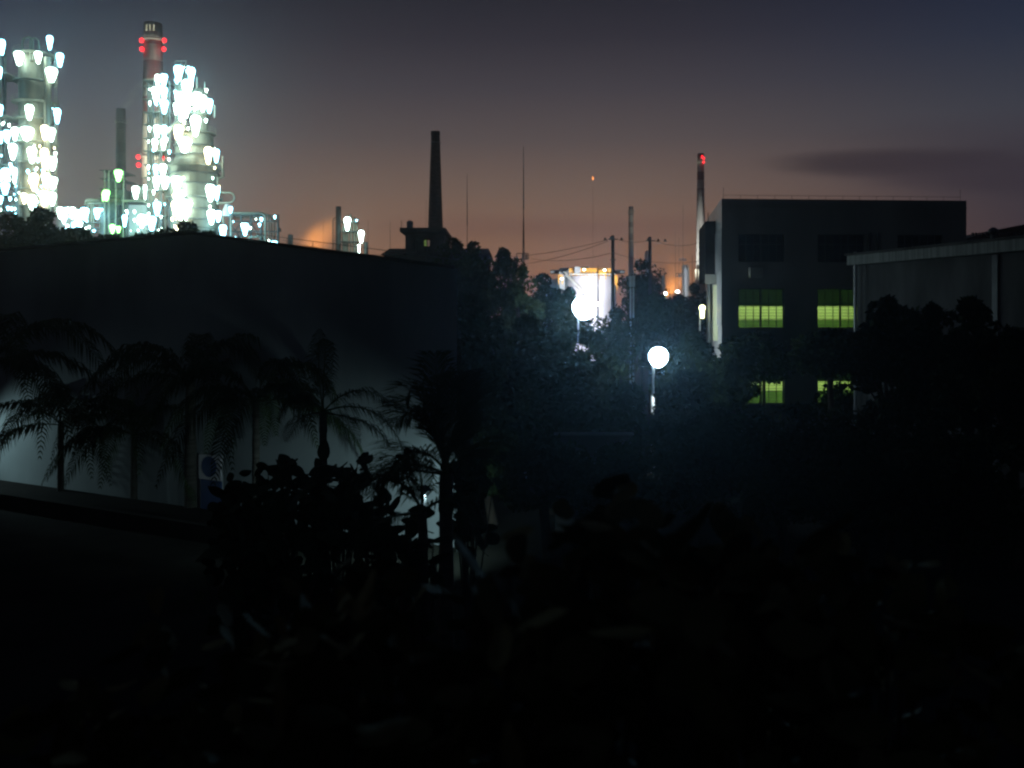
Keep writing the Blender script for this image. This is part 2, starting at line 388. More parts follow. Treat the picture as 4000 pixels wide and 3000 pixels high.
# caged riser
t = thing('riser_column', P(705, GY, D), 'tall slim riser with an open cage top above the white lamps', 'refinery column')
vessel(t, 705, 17, 262, GY, D, name='riser_pipe')
g = MB()
for x in (684, 708, 726):
    for dy in (-3, 1): g.tube(P(x, 238, D + dy), P(x, 500, D + dy), .1, n=4)
for y in (238, 252, 262, 318, 352, 400, 450, 500):
    for dy in (-3, 1): g.tube(P(684, y, D + dy), P(728, y, D + dy), .09, n=4)
g.build('cage', ST, t)
MB().path([P(655, 520, D - 3), P(668, 500, D - 3), P(690, 480, D - 3), P(715, 478, D - 3)], m_(8, D), 10).build('elbow_pipe', VES, t)
for px, a, b, mm, wd in [(698, 257, 316, LWC, 36), (748, 264, 332, LWC, 30), (732, 314, 382, LW, 34), (729, 370, 440, LW, 30), (694, 360, 410, LW, 24), (688, 402, 452, LW, 20),
        (707, 405, 453, LW, 24), (699, 490, 545, LWW, 30), (722, 420, 460, LW, 22)]:
    plant_lamp(t, px, a, b, D - 7, mm, wd)

# big stepped regenerator vessel
t = thing('regenerator_vessel', P(760, GY, D), 'huge stepped cylindrical vessel flaring into a wide drum, lit at both sides', 'refinery vessel')
vessel(t, 780, 33, 345, 535, D + 1, name='upper_vessel')
c = P(760, GY, D); H = lambda y: zz(y, D)
prof = [(0, m_(90, D)), (H(662), m_(90, D)), (H(655), m_(93, D)), (H(623), m_(73, D)), (H(536), m_(71, D)), (H(526), m_(60, D)), (H(520), m_(12, D))]
MB().lathe(c, prof, 32).build('drum', VES, t)
g = MB()
for y, r_ in ((572, 71), (608, 71), (680, 90), (722, 90), (775, 90), (820, 90), (860, 90), (905, 91)):
    g.ring(Vector((c.x, c.y, 0)), m_(r_, D) - .1, m_(r_, D) + .45, H(y) - .3, H(y), 32)
g.build('stiffener_rings', STD, t)
for y, r_, pxc in ((400, 45, 780), (450, 44, 780), (520, 80, 762), (655, 104, 762), (775, 106, 762)):
    platform(t, pxc, r_, y, D, .7)
g = MB()
for x, a, b in ((770, 300, 345), (800, 320, 350), (839, 410, 460), (870, 610, 690), (850, 690, 800)):
    g.tube(P(x, a, D - 5), P(x, b, D - 5), .18, n=5)
g.path([P(848, 640, D), P(868, 640, D), P(872, 690, D), P(850, 700, D)], .35, 6)
g.build('vent_pipes', ST, t)
for px, a, b, mm, wd in [(770, 362, 420, LW, 36), (793, 372, 432, LW, 28), (817, 387, 435, LWC, 26), (764, 452, 525, LW, 34), (722, 540, 600, LW, 58), (690, 500, 540, LWW, 26),
        (813, 575, 634, LWW, 28), (845, 583, 634, LWC, 26), (823, 722, 780, LW, 32), (847, 730, 776, LWC, 22), (825, 820, 872, LW, 34), (853, 824, 870, LWC, 26),
        (690, 690, 748, LW, 42), (705, 742, 800, LW, 38), (722, 782, 838, LW, 46), (684, 786, 838, LWW, 26), (673, 850, 862, LWW, 12), (705, 835, 865, LW, 30), (691, 892, 906, LWW, 10)]:
    plant_lamp(t, px, a, b, D - 7.6, mm, wd)

# side loop pipe with hopper
t = thing('loop_pipe', P(880, GY, D), 'rounded loop pipe with a bright hopper at the right of the wide drum', 'pipe')
g = MB().path([P(845, 745, D - 3), P(870, 752, D - 3), P(895, 752, D - 3)] + arc(P(895, 772, D - 3), m_(20, D), 80, -80, 6) + [P(880, 792, D - 3), P(850, 795, D - 3)], m_(4, D), 8)
g.build('pipe', VES, t)
MB().lathe(P(888, 845, D - 3), [(0, m_(18, D)), (m_(20, D), m_(20, D)), (m_(46, D), m_(8, D))], 12).build('hopper', VESW, t)
g = MB()
for x in (872, 902): g.tube(P(x, 845, D - 3), P(x, GY, D - 3), .2, n=5)
g.build('leg', ST, t)
plant_lamp(t, 900, 808, 832, D - 6, LWC, 16)

# dome roofed tank with its lamps
t = thing('dome_tank', P(290, GY, D), 'white dome roofed tank behind a row of white lamps', 'storage tank')
r = m_(62, D)
MB().lathe(P(285, GY, D + 8), [(0, r), (zz(845, D), r), (zz(820, D), r * .82), (zz(803, D), r * .5), (zz(796, D), r * .1)], 28).build('shell', VESW, t)
g = MB().rail(P(285, 845, D + 8), r + .3, 0, 1.2, 24, .06); g.build('railing', ST, t)
for px, a, b, mm, wd in [(236, 810, 854, LW, 22), (256, 812, 858, LWC, 24), (284, 810, 850, LW, 22), (306, 822, 866, LW, 30), (331, 812, 858, LWC, 30), (288, 868, 910, LWC, 16),
                         (305, 862, 884, LWC, 20), (316, 868, 880, LW, 10)]:
    plant_lamp(t, px, a, b, D - 6, mm, wd)

t = thing('pipe_manifold', P(400, GY, D), 'grey pipe manifold on steel legs right of the dome roofed tank', 'pipe rack')
g = MB().path([P(333, 800, D), P(338, 783, D), P(350, 780, D), P(470, 782, D)], m_(6, D), 10)
g.path([P(345, 800, D - 2), P(352, 793, D - 2), P(405, 793, D - 2)], m_(4, D), 8); g.build('header_pipe', VES, t)
g = MB()
for x in (346, 358, 366, 392): g.tube(P(x, 782, D), P(x, GY, D), m_(3 + x % 3, D), n=8)
g.build('riser_pipes', VES, t)
g = MB()
for y in (868, 890, 905): g.box(xx(290, D), xx(400, D), D - 1, D + 1, zz(y, D) - .25, zz(y, D))
for x in (300, 345, 398): g.tube(P(x, 860, D), P(x, GY, D), .25, n=5)
g.build('steel_frame', STD, t)
for px, a, b, mm, wd in [(380, 813, 855, LWC, 20), (394, 815, 830, LWC, 18), (367, 898, 912, LWC, 12), (350, 882, 890, LW, 6)]:
    plant_lamp(t, px, a, b, D - 4, mm, wd)

# green lit heater structure
t = thing('furnace_tower', P(445, GY, D), 'dark furnace structure lit green, in front of the dim stack', 'furnace')
g = MB().box(xx(415, D), xx(480, D), D, D + 6, 0, zz(740, D)).box(xx(408, D), xx(440, D), D + 1, D + 5, zz(740, D), zz(672, D)).box(xx(405, D), xx(468, D), D - 1.5, D, 0, zz(800, D))
g.build('casing', STD, t)
g = MB()
for y in (668, 700, 740, 768, 800, 850): MB().box(xx(402, D), xx(484, D), D - 2, D + 7, zz(y, D) - .2, zz(y, D)).build('platform', STD, t)
g = MB()
for x in (408, 425, 452, 482): g.tube(P(x, 665, D - 2), P(x, GY, D - 2), .15, n=5)
g.build('steel_frame', ST, t)
for px, a, b, wd in [(462, 664, 714, 28), (415, 742, 790, 22), (401, 751, 790, 7), (439, 877, 912, 18), (462, 884, 914, 18)]:
    plant_lamp(t, px, a, b, D - 5, LWG, wd)

# low white process building and horizontal drum
t = thing('process_shed', P(540, GY, D), 'pale flat roofed process shed with drum on top, left of the lattice tower', 'shed')
MB().box(xx(487, D), xx(576, D), D, D + 10, 0, zz(800, D)).build('wall', VESW, t)
MB().box(xx(482, D), xx(578, D), D - 1, D + 11, zz(790, D), zz(783, D)).build('roof', ST, t)
g = MB().box(xx(484, D), xx(490, D), D - 1, D, 0, zz(790, D)).box(xx(500, D), xx(503, D), D - 1, D, 0, zz(790, D)); g.build('column', STD, t)
c = P(545, 783, D + 4); MB().lathe(c, [(0, m_(30, D)), (m_(50, D), m_(30, D)), (m_(60, D), m_(14, D))], 18).build('drum', VESW, t)
for px, a, b, mm, wd in [(530, 728, 779, LW, 30), (567, 722, 776, LW, 14), (487, 840, 886, LWC, 22), (554, 838, 888, LW, 26), (562, 918, 926, LW, 8), (510, 900, 908, LW, 6)]:
    plant_lamp(t, px, a, b, D - 5, mm, wd)

# pipe rack at the right end
t = thing('pipe_rack', P(980, GY, D), 'open pipe rack with rounded silver pipes at the right end of the refinery', 'pipe rack')
for k, (x1, y1, dd, rr) in enumerate(((1036, 832, -3, 4.5), (1050, 836, 0, 3), (1060, 838, 2, 3), (1072, 842, 4, 3.5))):
    pts = [P(900, y1, D + dd), P(x1 - 18, y1, D + dd)] + arc(P(x1 - 18, y1 + 18, D + dd), m_(18, D), 90, 0, 5) + [P(x1, 960 + 20 * k, D + dd), P(x1, GY, D + dd)]
    MB().path(pts, m_(rr, D), 8).build('pipe', VES, t)
g = MB().path([P(1036, 900, D - 3), P(1034, 918, D - 3), P(1022, 926, D - 3), P(970, 927, D - 3)], m_(3, D), 8); g.build('return_pipe', VES, t)
g = MB()
for x in (897, 942, 980, 1020, 1086):
    for dy in (0, 7): g.tube(P(x, 838, D + dy), P(x, GY, D + dy), .28, n=6)
for y in (842, 865, 905, 940):
    for dy in (0, 7): g.tube(P(895, y, D + dy), P(1088 if y > 860 else 1022, y, D + dy), .2, n=5)
for a, b in ((897, 942), (942, 897), (980, 1020)): g.tube(P(a, 868, D), P(b, 935, D), .15, n=4)
g.build('steel_frame', STD, t)
g = MB()
for k in range(9): g.tube(P(900 + k * 14, 850, D + rnd.uniform(0, 6)), P(912 + k * 14, 850, D + 2), .2, n=6)
for k in range(14): g.box(*[v for v in (xx(900 + k * 9, D), xx(905 + k * 9, D), D + 1, D + 2, zz(938 - (k * 37) % 17, D), zz(930 - (k * 37) % 17, D))])
g.build('valves', ST, t)
for px, a, b, mm, wd in [(870, 879, 935, LWC, 24), (958, 872, 926, LWC, 24), (1070, 942, 992, LWC, 25), (1050, 935, 950, LW, 6), (867, 935, 950, LW, 6)]:
    plant_lamp(t, px, a, b, D - 5, mm, wd)
g = MB().box(xx(1085, D), xx(1098, D), D + 10, D + 12, zz(960, D), zz(900, D)).lathe(P(1092, 905, D + 11), [(0, m_(7, D)), (m_(12, D), m_(6, D)), (m_(16, D), m_(2, D))], 10)
g.tube(P(1092, 950, D + 11), P(1092, GY, D + 11), .4, n=6); g.build('relief_drum', STD, t)

def scatter(root_label, boxes, n, seed, mats):  # random small glows added for sparkle between the lamps
    rr = random.Random(seed)
    root = next(o for o in sc.objects if o.get('label') == root_label)
    for _ in range(n):
        x0, x1, y0_, y1_, dd = rr.choice(boxes); px = rr.uniform(x0, x1); y = rr.uniform(y0_, y1_); q = rr.uniform(5, 13)
        c = P(px, y, dd); r_ = m_(q / 2, dd)
        MB().lathe(c, [(-r_ * 1.6, r_ * .3), (-r_ * .4, r_ * .8), (r_ * .5, r_), (r_ * 1.1, r_ * .4)], 7).build('added_sparkle', rr.choice(mats), root)
scatter('fat pale lit distillation column ringed by platforms, far left', [(60, 222, 410, 850, 214.5), (60, 222, 560, 850, 214.5)], 34, 1, [LW, LWW, LWC])
scatter('steel pipe tower with cyan lamps cut by the left frame edge', [(0, 62, 470, 850, 214)], 22, 2, [LW, LWC])
scatter('slender steel frame tower with stacked rows of white lamps beside the striped stack', [(578, 662, 320, 900, 215)], 28, 3, [LW, LWC])
scatter('huge stepped cylindrical vessel flaring into a wide drum, lit at both sides', [(700, 815, 350, 560, 213), (670, 740, 680, 900, 213), (810, 855, 570, 880, 213)], 40, 4, [LW, LWW])
scatter('tall slim riser with an open cage top above the white lamps', [(684, 745, 260, 500, 213)], 16, 5, [LW, LWC])
scatter('white dome roofed tank behind a row of white lamps', [(228, 345, 812, 900, 214)], 16, 6, [LW, LWC])
scatter('pale flat roofed process shed with drum on top, left of the lattice tower', [(490, 575, 800, 910, 213)], 10, 7, [LW, LWC])
scatter('open pipe rack with rounded silver pipes at the right end of the refinery', [(895, 1075, 840, 950, 215)], 10, 8, [LW, LWC])

# ---------------------------------------------------------------- striped stack (D 350)
D = 350; GY = 1250 + CAMZ * F / D
red = (.30, .075, .06); wht = (.62, .62, .52); brn = (.13, .085, .065)
t = thing('striped_stack', (xx(598, D), D, 0), 'tallest red and white striped stack with red beacons', 'chimney')
sm = banded('stack_paint', [zz(700, D), zz(450, D), zz(383, D), zz(315, D), zz(247, D), zz(182, D), zz(133, D)],
            [(.25, .2, .16), (.5, .48, .38), red, wht, red, wht, red, brn])
MB().lathe((xx(598, D), D, 0), [(0, m_(52, D)), (zz(650, D), m_(42, D)), (zz(93, D), m_(34, D)), (zz(93, D), m_(28, D))], 32).build('shaft', sm, t)
slight(P(700, 950, 290), P(598, 330, D), 900000, (1, .98, .85), 70, .8, .5, 'stack_spot', parent=t)  # spot added to brighten the painted bands, no fixture behind it
g = MB()
for x in (586, 600, 614): g.box(xx(x - 2.2, D), xx(x + 2.2, D), D - m_(36, D), D - m_(33, D), zz(130, D), zz(107, D))
g.build('louvre_panels', mat('louvre', (.6, .58, .45)), t)
for y, r_ in ((160, 44), (615, 52)):
    platform(t, 598, r_, y, D, .75)
for px, y in ((553, 158), (642, 158), (554, 192), (640, 192), (540, 613), (642, 616), (541, 645)):
    g = MB().lathe(P(px, y, D - 3), [(-.9, .25), (-.4, .75), (.3, .85), (.9, .25)], 10); o = g.build('beacon', LRED, t)
    MB().tube(P(px, y + 14, D - 3), P(px, y, D - 3), .15, n=4).build('beacon_bracket', STD, o)

# dim banded stack with smoke (farther)
D = 420
t = thing('dim_stack', (xx(472, D), D, 0), 'dim dark banded stack trailing faint smoke, left of the striped stack', 'chimney')
g2 = (.06, .075, .06); g3 = (.10, .11, .085)
ds = banded('dim_stack_paint', [zz(680, D), zz(640, D), zz(600, D), zz(560, D), zz(510, D), zz(470, D)], [g3, g2, g3, g2, g3, g2, g3])
MB().lathe((xx(472, D), D, 0), [(0, m_(26, D)), (zz(425, D), m_(17, D)), (zz(425, D), m_(13, D))], 24).build('shaft', ds, t)
platform(t, 472, 22, 480, D, .75)

# ---------------------------------------------------------------- middle plant (D 300)
D = 300; GY = 1250 + CAMZ * F / D
t = thing('small_stack', (xx(1322, D), D, 0), 'short dark straight stack beside the two bright lamps, mid distance', 'chimney')
MB().lathe((xx(1322, D), D, 0), [(0, m_(12, D)), (zz(807, D), m_(10.5, D)), (zz(807, D), m_(8, D))], 18).build('shaft', STD, t)
g = MB().path([P(1300, 1000, D), P(1300, 862, D), P(1303, 853, D), P(1312, 850, D)], m_(2, D), 6)
for k in range(14): g.tube(P(1300, 860 + k * 10, D), P(1312, 860 + k * 10, D), .12, n=4)
g.tube(P(1300, 990, D), P(1300, GY, D), m_(2, D), n=6); g.build('ladder_pipe', STD, t)
t = thing('mid_column_group', P(1365, GY, D), 'cluster of thin process columns with two bright lamps', 'refinery column')
for x, y, rr in ((1342, 880, 6), (1357, 850, 5), (1370, 835, 4), (1383, 848, 5), (1393, 870, 4), (1350, 915, 6)):
    vessel(t, x, rr, y, GY, D, VES if x % 2 else ST, 'vessel', 12)
g = MB()
for y in (868, 905, 945, 985): MB().box(xx(1336, D), xx(1398, D), D - 3, D + 3, zz(y, D) - .25, zz(y, D)).build('platform', STD, t)
for px, a, b, mm, wd in [(1357, 848, 903, LW, 24), (1410, 900, 952, LW, 24), (1393, 858, 868, LWC, 8), (1403, 955, 994, LW, 10)]:
    plant_lamp(t, px, a, b, D - 5, mm, wd)
t = thing('stub_chimney', (xx(1429, D), D, 0), 'stubby dark chimney just right of the two bright lamps', 'chimney')
MB().lathe((xx(1429, D), D, 0), [(0, m_(9, D)), (zz(945, D), m_(8, D)), (zz(945, D), m_(6, D))], 14).build('shaft', STD, t)
t = thing('low_shed', P(1195, GY, 310), 'low flat roofed shed in the orange glow', 'shed')
MB().box(xx(1150, 310), xx(1245, 310), 310, 325, 0, zz(968, 310)).build('wall', COND, t)

# sodium lamps assumed from the orange glow, added to light the steam
D = 320
for i, (px, py, D, pw) in enumerate(((1235, 985, 330, 30000), (2640, 1165, 280, 22000))):
    t = thing('assumed_sodium_lamp', P(px, 1250 + CAMZ * F / D, D), ('assumed sodium lamp post under the orange steam left of the short stack', 'assumed sodium lamp post in the orange haze between round tree and silo')[i], 'lamp post', 'assumed sodium lamp posts')
    MB().tube((xx(px, D), D, 0), P(px, py, D), .15, .1, 8).build('pole', GALV, t)
    MB().lathe(P(px, py, D), [(-.2, .15), (0, .3), (.3, .1)], 8).build('lamp', LORG, t)
    slight(P(px, py, D) + Vector((0, 0 if i == 0 else 18, .6)), P(px + (30, 6)[i], py - 80, D + (15, 19)[i]), pw * (6, 1.5)[i], (1, .36, .07), (120, 80)[i], .8, .5, parent=t)

# ---------------------------------------------------------------- brick chimney and pump house (D 150 / 95)
D = 150
t = thing('brick_chimney', (xx(1701, D), D, 0), 'tall tapering dark brick chimney in the middle', 'chimney')
MB().lathe((xx(1701, D), D, 0), [(0, m_(36, D)), (zz(890, D), m_(29, D)), (zz(530, D), m_(17, D)), (zz(528, D), m_(18.5, D)), (zz(514, D), m_(18, D)), (zz(514, D), m_(13, D))], 28).build('shaft', BRK, t)
MB().ring((xx(1703, D), D, 0), m_(18, D), m_(19.5, D), zz(560, D), zz(556, D), 28).build('iron_band', STD, t)
D = 95
t = thing('control_house', (xx(1655, D), D, 0), 'dark roof-terrace house at the foot of the brick chimney with one lit green window', 'house')
y0, y1 = D, D + 9
def Bx(g, p0, p1, a, b, dy0=0, dy1=9): return g.box(xx(p0, D), xx(p1, D), D + dy0, D + dy1, zz(b, D), zz(a, D))
g = MB()
Bx(g, 1583, 1612, 915, 1100); Bx(g, 1682, 1735, 915, 1100); Bx(g, 1612, 1682, 915, 926); Bx(g, 1612, 1682, 985, 1100)
Bx(g, 1612, 1682, 926, 985, 6, 6.3); g.box(xx(1583, D), xx(1735, D), D + .3, D + 9, 0, zz(1101, D))
g.build('wall', COND, t)
g = MB(); Bx(g, 1565, 1742, 892, 908, -.8, 10)
g.add([P(1565, 908, D - .8), P(1742, 908, D - .8), P(1735, 916, D), P(1583, 916, D)], [(0, 1, 2, 3)])
g.build('roof', COND, t)
g = MB()
for x in (1625, 1634, 1645, 1652, 1668): Bx(g, x - 1.5, x + 1.5, 926, 985, 0, .1)
g.build('window_frame', FRM, t)
g = MB(); Bx(g, 1646, 1657, 928, 952, 3.0, 3.1); g.build('lit_window', emis('dim_green_window', (.5, .75, .2), .16), t)
g = MB(); Bx(g, 1659, 1668, 928, 952, 3.0, 3.1); g.build('lit_window', emis('dim_pink_window', (.55, .38, .3), .16), t)
# hipped tiled wing
z0, z1 = zz(1000, D), zz(962, D)
for nm, a, b, c_, d_ in (('tiled_eave', 1497, 1585, 1507, 1585), ('tiled_eave', 1742, 1922, 1742, 1905)):
    MB().add([(xx(a, D), D - 2, z0), (xx(b, D), D - 2, z0), (xx(d_, D), D + 3, z1), (xx(c_, D), D + 3, z1), (xx(a, D), D + 8, z0), (xx(b, D), D + 8, z0)],
             [(0, 1, 2, 3), (3, 2, 5, 4), (0, 3, 4), (1, 5, 2), (0, 4, 5, 1)]).build(nm, BRK, t)
MB().box(xx(1508, D), xx(1583, D), D - 1, D + 7, 0, z0 - .01).build('wing', COND, t)
MB().box(xx(1736, D), xx(1912, D), D - 1, D + 7, 0, z0 - .01).build('wing', COND, t)
t = thing('water_tank', P(1601, 892, D + 3), 'small pale water tank with a domed lid on the dark house roof', 'water tank')
MB().lathe(P(1601, 892, D + 3), [(0, m_(13, D)), (m_(22, D), m_(13.5, D)), (m_(24, D), m_(15, D)), (m_(32, D), m_(5, D))], 16).build('tank_body', VESW, t)
t = thing('roof_mast', P(1568, 892, D + 2), 'short rod at the left corner of the dark house roof', 'mast')
MB().tube(P(1568, 892, D + 2), P(1568, 862, D + 2), .03, n=5).build('rod', STD, t)

# ---------------------------------------------------------------- masts
def guy_mast(px, ytop, D, label, ybase=None, lattice_y=None, w=1.2, frame=None, th=.1):
    t = thing('radio_mast', (xx(px, D), D, 0), label, 'mast', 'thin masts on the skyline')
    g = MB()
    zt = zz(ytop, D); x = xx(px, D)
    if lattice_y:
        zl = zz(lattice_y, D)
        g.tube((x, D, zl - 1), (x, D, zt), th, th * .35, 6); g.build('rod', STD, t)
        g = MB(); wb = m_(w, D)
        cs = [(-1, -1), (1, -1), (0, 1)]
        n = max(6, int(zl / 2.2))
        for a, b in cs: g.tube((x + a * wb, D + b * wb, 0), (x, D, zl), th * .55, th * .5, 4)
        for k in range(n):
            s0 = 1 - k / n; s1 = 1 - (k + 1) / n
            for i in range(3):
                a = cs[i]; b = cs[(i + 1) % 3]
                g.tube((x + a[0] * wb * s0, D + a[1] * wb * s0, zl * k / n), (x + b[0] * wb * s1, D + b[1] * wb * s1, zl * (k + 1) / n), th * .3, n=3, cap=False)
        g.build('lattice', STD, t)
    else:
        g.tube((x, D, 0), (x, D, zt), th * 1.2, th * .4, 6); g.build('rod', STD, t)
    if frame:
        a, b, c_, d_ = frame; g = MB()
        for p, q in (((a, c_), (b, c_)), ((a, d_), (b, d_)), ((a, c_), (a, d_)), ((b, c_), (b, d_)), (((a + b) / 2, c_), ((a + b) / 2, d_))):
            g.tube(P(p[0], p[1], D), P(q[0], q[1], D), .07, n=4)
        g.box(xx(b - 12, D), xx(b - 4, D), D - .1, D + .1, zz(d_, D), zz(c_ + 4, D)); g.build('antenna_frame', STD, t)
    return t
guy_mast(2045, 572, 130, 'tallest thin mast, lattice below, over the centre trees', lattice_y=790, w=12, frame=(2018, 2064, 990, 1012), th=.1)
guy_mast(1825, 680, 130, 'second tallest thin mast between brick chimney and centre trees', lattice_y=850, w=3, th=.075)
guy_mast(1664, 780, 150, 'thin mast just left of the brick chimney', th=.04)
guy_mast(1524, 862, 140, 'faint mast above the left tiled wing of the dark house', th=.06)
guy_mast(1438, 860, 160, 'thin mast above the stubby dark chimney', th=.05)
guy_mast(1263, 858, 150, 'thin mast in front of the orange steam', th=.04)
guy_mast(2668, 800, 160, 'tall thin mast left of the right stack, with crossarms', lattice_y=1090, w=3, th=.06, frame=(2655, 2680, 1012, 1018))
guy_mast(2638, 905, 160, 'shorter thin mast over the orange haze, leftmost of three', lattice_y=1040, w=2, th=.05)
guy_mast(2652, 930, 150, 'thin mast with an empty square frame in the orange haze', th=.05, frame=(2640, 2662, 1068, 1080))
guy_mast(2704, 995, 140, 'straight dark pole between silo and right stack', th=.09)
guy_mast(2490, 960, 150, 'faint rod above the round tree', th=.03)

# ---------------------------------------------------------------- right stack, mid stack, silo
D = 350
t = thing('banded_stack', (xx(2737, D), D, 0), 'tall grey stack with white bands and red beacons, left of the big building', 'chimney')
gy = (.34, .34, .33)
bs = banded('banded_stack_paint', [zz(900, D), zz(745, D), zz(705, D), zz(672, D), zz(638, D)], [gy, (.27, .27, .25), (.16, .13, .12), (.6, .6, .54), (.16, .13, .12), (.6, .6, .54)][:6])
bs = banded('banded_stack_paint', [zz(745, D), zz(738, D), zz(705, D), zz(672, D), zz(638, D)], [(.33, .33, .32), (.2, .17, .16), (.6, .6, .54), (.16, .13, .12), (.6, .6, .54), (.17, .09, .08)])
MB().lathe((xx(2737, D), D, 0), [(0, m_(21, D)), (zz(1055, D), m_(18.5, D)), (zz(600, D), m_(12.5, D)), (zz(600, D), m_(9, D))], 26).build('shaft', bs, t)
for px, y in ((2749, 618), (2749, 633), (2743, 612)):
    g = MB().lathe(P(px, y, D - 1.5), [(-.5, .15), (-.2, .35), (.15, .38), (.5, .15)], 8); o = g.build('beacon', LRED, t)
    MB().tube(P(px, y + 8, D - 1.5), P(px, y, D - 1.5), .1, n=4).build('beacon_bracket', STD, o)
platform(t, 2737, 17, 632, D, .75)
slight(P(2690, 1110, D - 22), P(2737, 680, D), 130000, (1, .98, .9), 110, .6, .5, 'stack_spot', parent=t)  # assumed spot near the base, added to brighten the shaft
g = MB()
for x in (2718, 2730, 2742, 2754): g.tube(P(x, 1052, D - 6), P(x, 1120, D - 6), .35, n=6); g.tube(P(x, 1120, D - 6), (xx(x, D), D - 6, 0), .35, n=6)
for y in (1055, 1075, 1095): g.box(xx(2716, D), xx(2757, D), D - 7, D - 4, zz(y, D) - .2, zz(y, D))
g.build('duct_frame', ST, t)
D = 380
t = thing('pale_banded_stack', (xx(2465, D), D, 0), 'slim straight stack with pale bands rising behind the round tree', 'chimney')
ps = banded('pale_stack_paint', [zz(940, D), zz(915, D), zz(890, D), zz(868, D), zz(842, D)], [(.42, .43, .40), (.2, .2, .18), (.36, .36, .32), (.17, .17, .15), (.36, .36, .32), (.15, .14, .13)])
MB().lathe((xx(2465, D), D, 0), [(0, m_(11, D)), (zz(807, D), m_(9, D)), (zz(807, D), m_(7, D))], 20).build('shaft', ps, t)
platform(t, 2465, 13, 832, D, .7)
D = 240
t = thing('silo', (xx(2677, D), D, 0), 'pale lit silo with a rounded top left of the right stack', 'silo')
MB().lathe((xx(2677, D), D, 0), [(0, m_(13, D)), (zz(1055, D), m_(13, D)), (zz(1042, D), m_(9, D)), (zz(1036, D), m_(3, D))], 20).build('shell', VESW, t)
g = MB()
for x in (2666, 2690): g.tube(P(x, 1038, D - 4), (xx(x, D), D - 4, 0), .1, n=4)
g.rail(P(2677, 1053, D), m_(14, D), 0, 1.2, 12, .06); g.build('railing', ST, t)
slight(P(2662, 1125, D - 14), P(2677, 1085, D), 5000, (.85, .95, 1), 80, .6, .3, 'assumed_silo_spot', parent=t)  # light assumed from the pale shell, added without a fixture
t = thing('domed_vessel', P(2525, 1150, 330), 'pale rounded vessel top just behind the round tree and right power pole', 'vessel')
MB().lathe((xx(2527, 330), 330, 0), [(0, m_(9, 330)), (zz(990, 330), m_(9, 330)), (zz(978, 330), m_(3, 330))], 14).build('shell', VESW, t)

# flare
D = 600
t = thing('flare_stack', (xx(2316, D), D, 0), 'tiny orange flare flame burning on its thin stack above the centre', 'flare')
MB().tube((xx(2316, D), D, 0), P(2316, 704, D), .14, .08, 8).build('pipe', mat('haze_tinted_steel', (.35, .3, .28), (.3, .26, .24)), t)  # pipe colour takes the tint of the haze
MB().lathe(P(2316, 704, D), [(0, .1), (.4, .35), (1.0, .55), (1.8, .4), (2.6, .08)], 10).build('flame', LFL, t)

# ---------------------------------------------------------------- floodlit storage tank with yellow railings (D 150)
D = 150
t = thing('storage_tank', (xx(2330, D), D + 12, 0), 'brilliantly floodlit white storage tank with yellow railings above the street lamp', 'storage tank')
cxt = xx(2315, D); r = m_(103, D)
MB().lathe((cxt, D + r, 0), [(0, r), (zz(1078, D), r), (zz(1068, D + r) , r * .1)], 48).build('shell', VESW, t)
g = MB()
for y in (1050, 1058, 1066): g.tube(P(2225, y, D - 1), P(2395, y, D - 1), .1, n=5)
for x in range(2225, 2396, 14): g.tube(P(x, 1048, D - 1), P(x, 1078, D - 1), .08, n=4)
g.build('top_railing', YEL, t)
MB().box(xx(2222, D), xx(2400, D), D - 1.6, D - .2, zz(1074, D), zz(1071, D)).build('walkway', ST, t)
g = MB().tube(P(2150, 1062, D + 8), P(2440, 1062, D + 8), .35, n=8).tube(P(2185, 1054, D + 8), P(2300, 1048, D + 8), .3, n=8); g.build('header_pipe', STD, t)
g = MB()
for k in range(14):
    x = 2205 + k * 5; y = 1075 + k * 5 ; g.box(xx(x, D), xx(x + 6, D), D - 1.5, D - .4, zz(y + 2, D), zz(y, D))
g.tube(P(2205, 1062, D - 1.5), P(2278, 1132, D - 1.5), .08, n=4); g.build('stair', ST, t)
for (a, b, c_, d_) in ((2182, 2197, 1074, 1090), (2398, 2410, 1077, 1112), (2340, 2366, 1058, 1072)):
    g = MB(); n = int((d_ - c_) / 5) + 1
    for k in range(n): g.tube(P(a, c_ + k * 5, D - 2), P(b, c_ + k * 5, D - 2), .07, n=4)
    for x in (a, b): g.tube(P(x, c_, D - 2), P(x, d_ + 20, D - 2), .08, n=4)
    g.build('ladder_cage', YEL, t)
g = MB().box(xx(2240, D), xx(2262, D), D - 3, D - 1.6, zz(1070, D), zz(1046, D)).box(xx(2190, D), xx(2240, D), D + 4, D + 8, 0, zz(1054, D)); g.build('valve_house', STD, t)
g = MB()
for x, y in ((2282, 1053), (2362, 1055), (2195, 1089)): g.lathe(P(x, y, D - 3), [(-.15, .1), (0, .2), (.15, .1)], 8)
g.build('small_lamps', LW, t)
# floodlight shining on it
t = thing('floodlight_mast', (xx(2330, 138), 138, 0), 'floodlight post in front of the white storage tank', 'floodlight')
MB().tube((xx(2336, 136), 136, 0), P(2336, 1186, 136), .12, n=6).build('pole', GALV, t)
MB().box(xx(2326, 136), xx(2346, 136), 136, 136.6, zz(1196, 136), zz(1182, 136)).build('lamp_head', emis('floodlight_glass', (.95, .93, 1.0), 25), t)
slight(P(2322, 1186, 134), P(2325, 1110, 152), 42000, (.93, .92, 1.0), 110, .8, .5, parent=t)
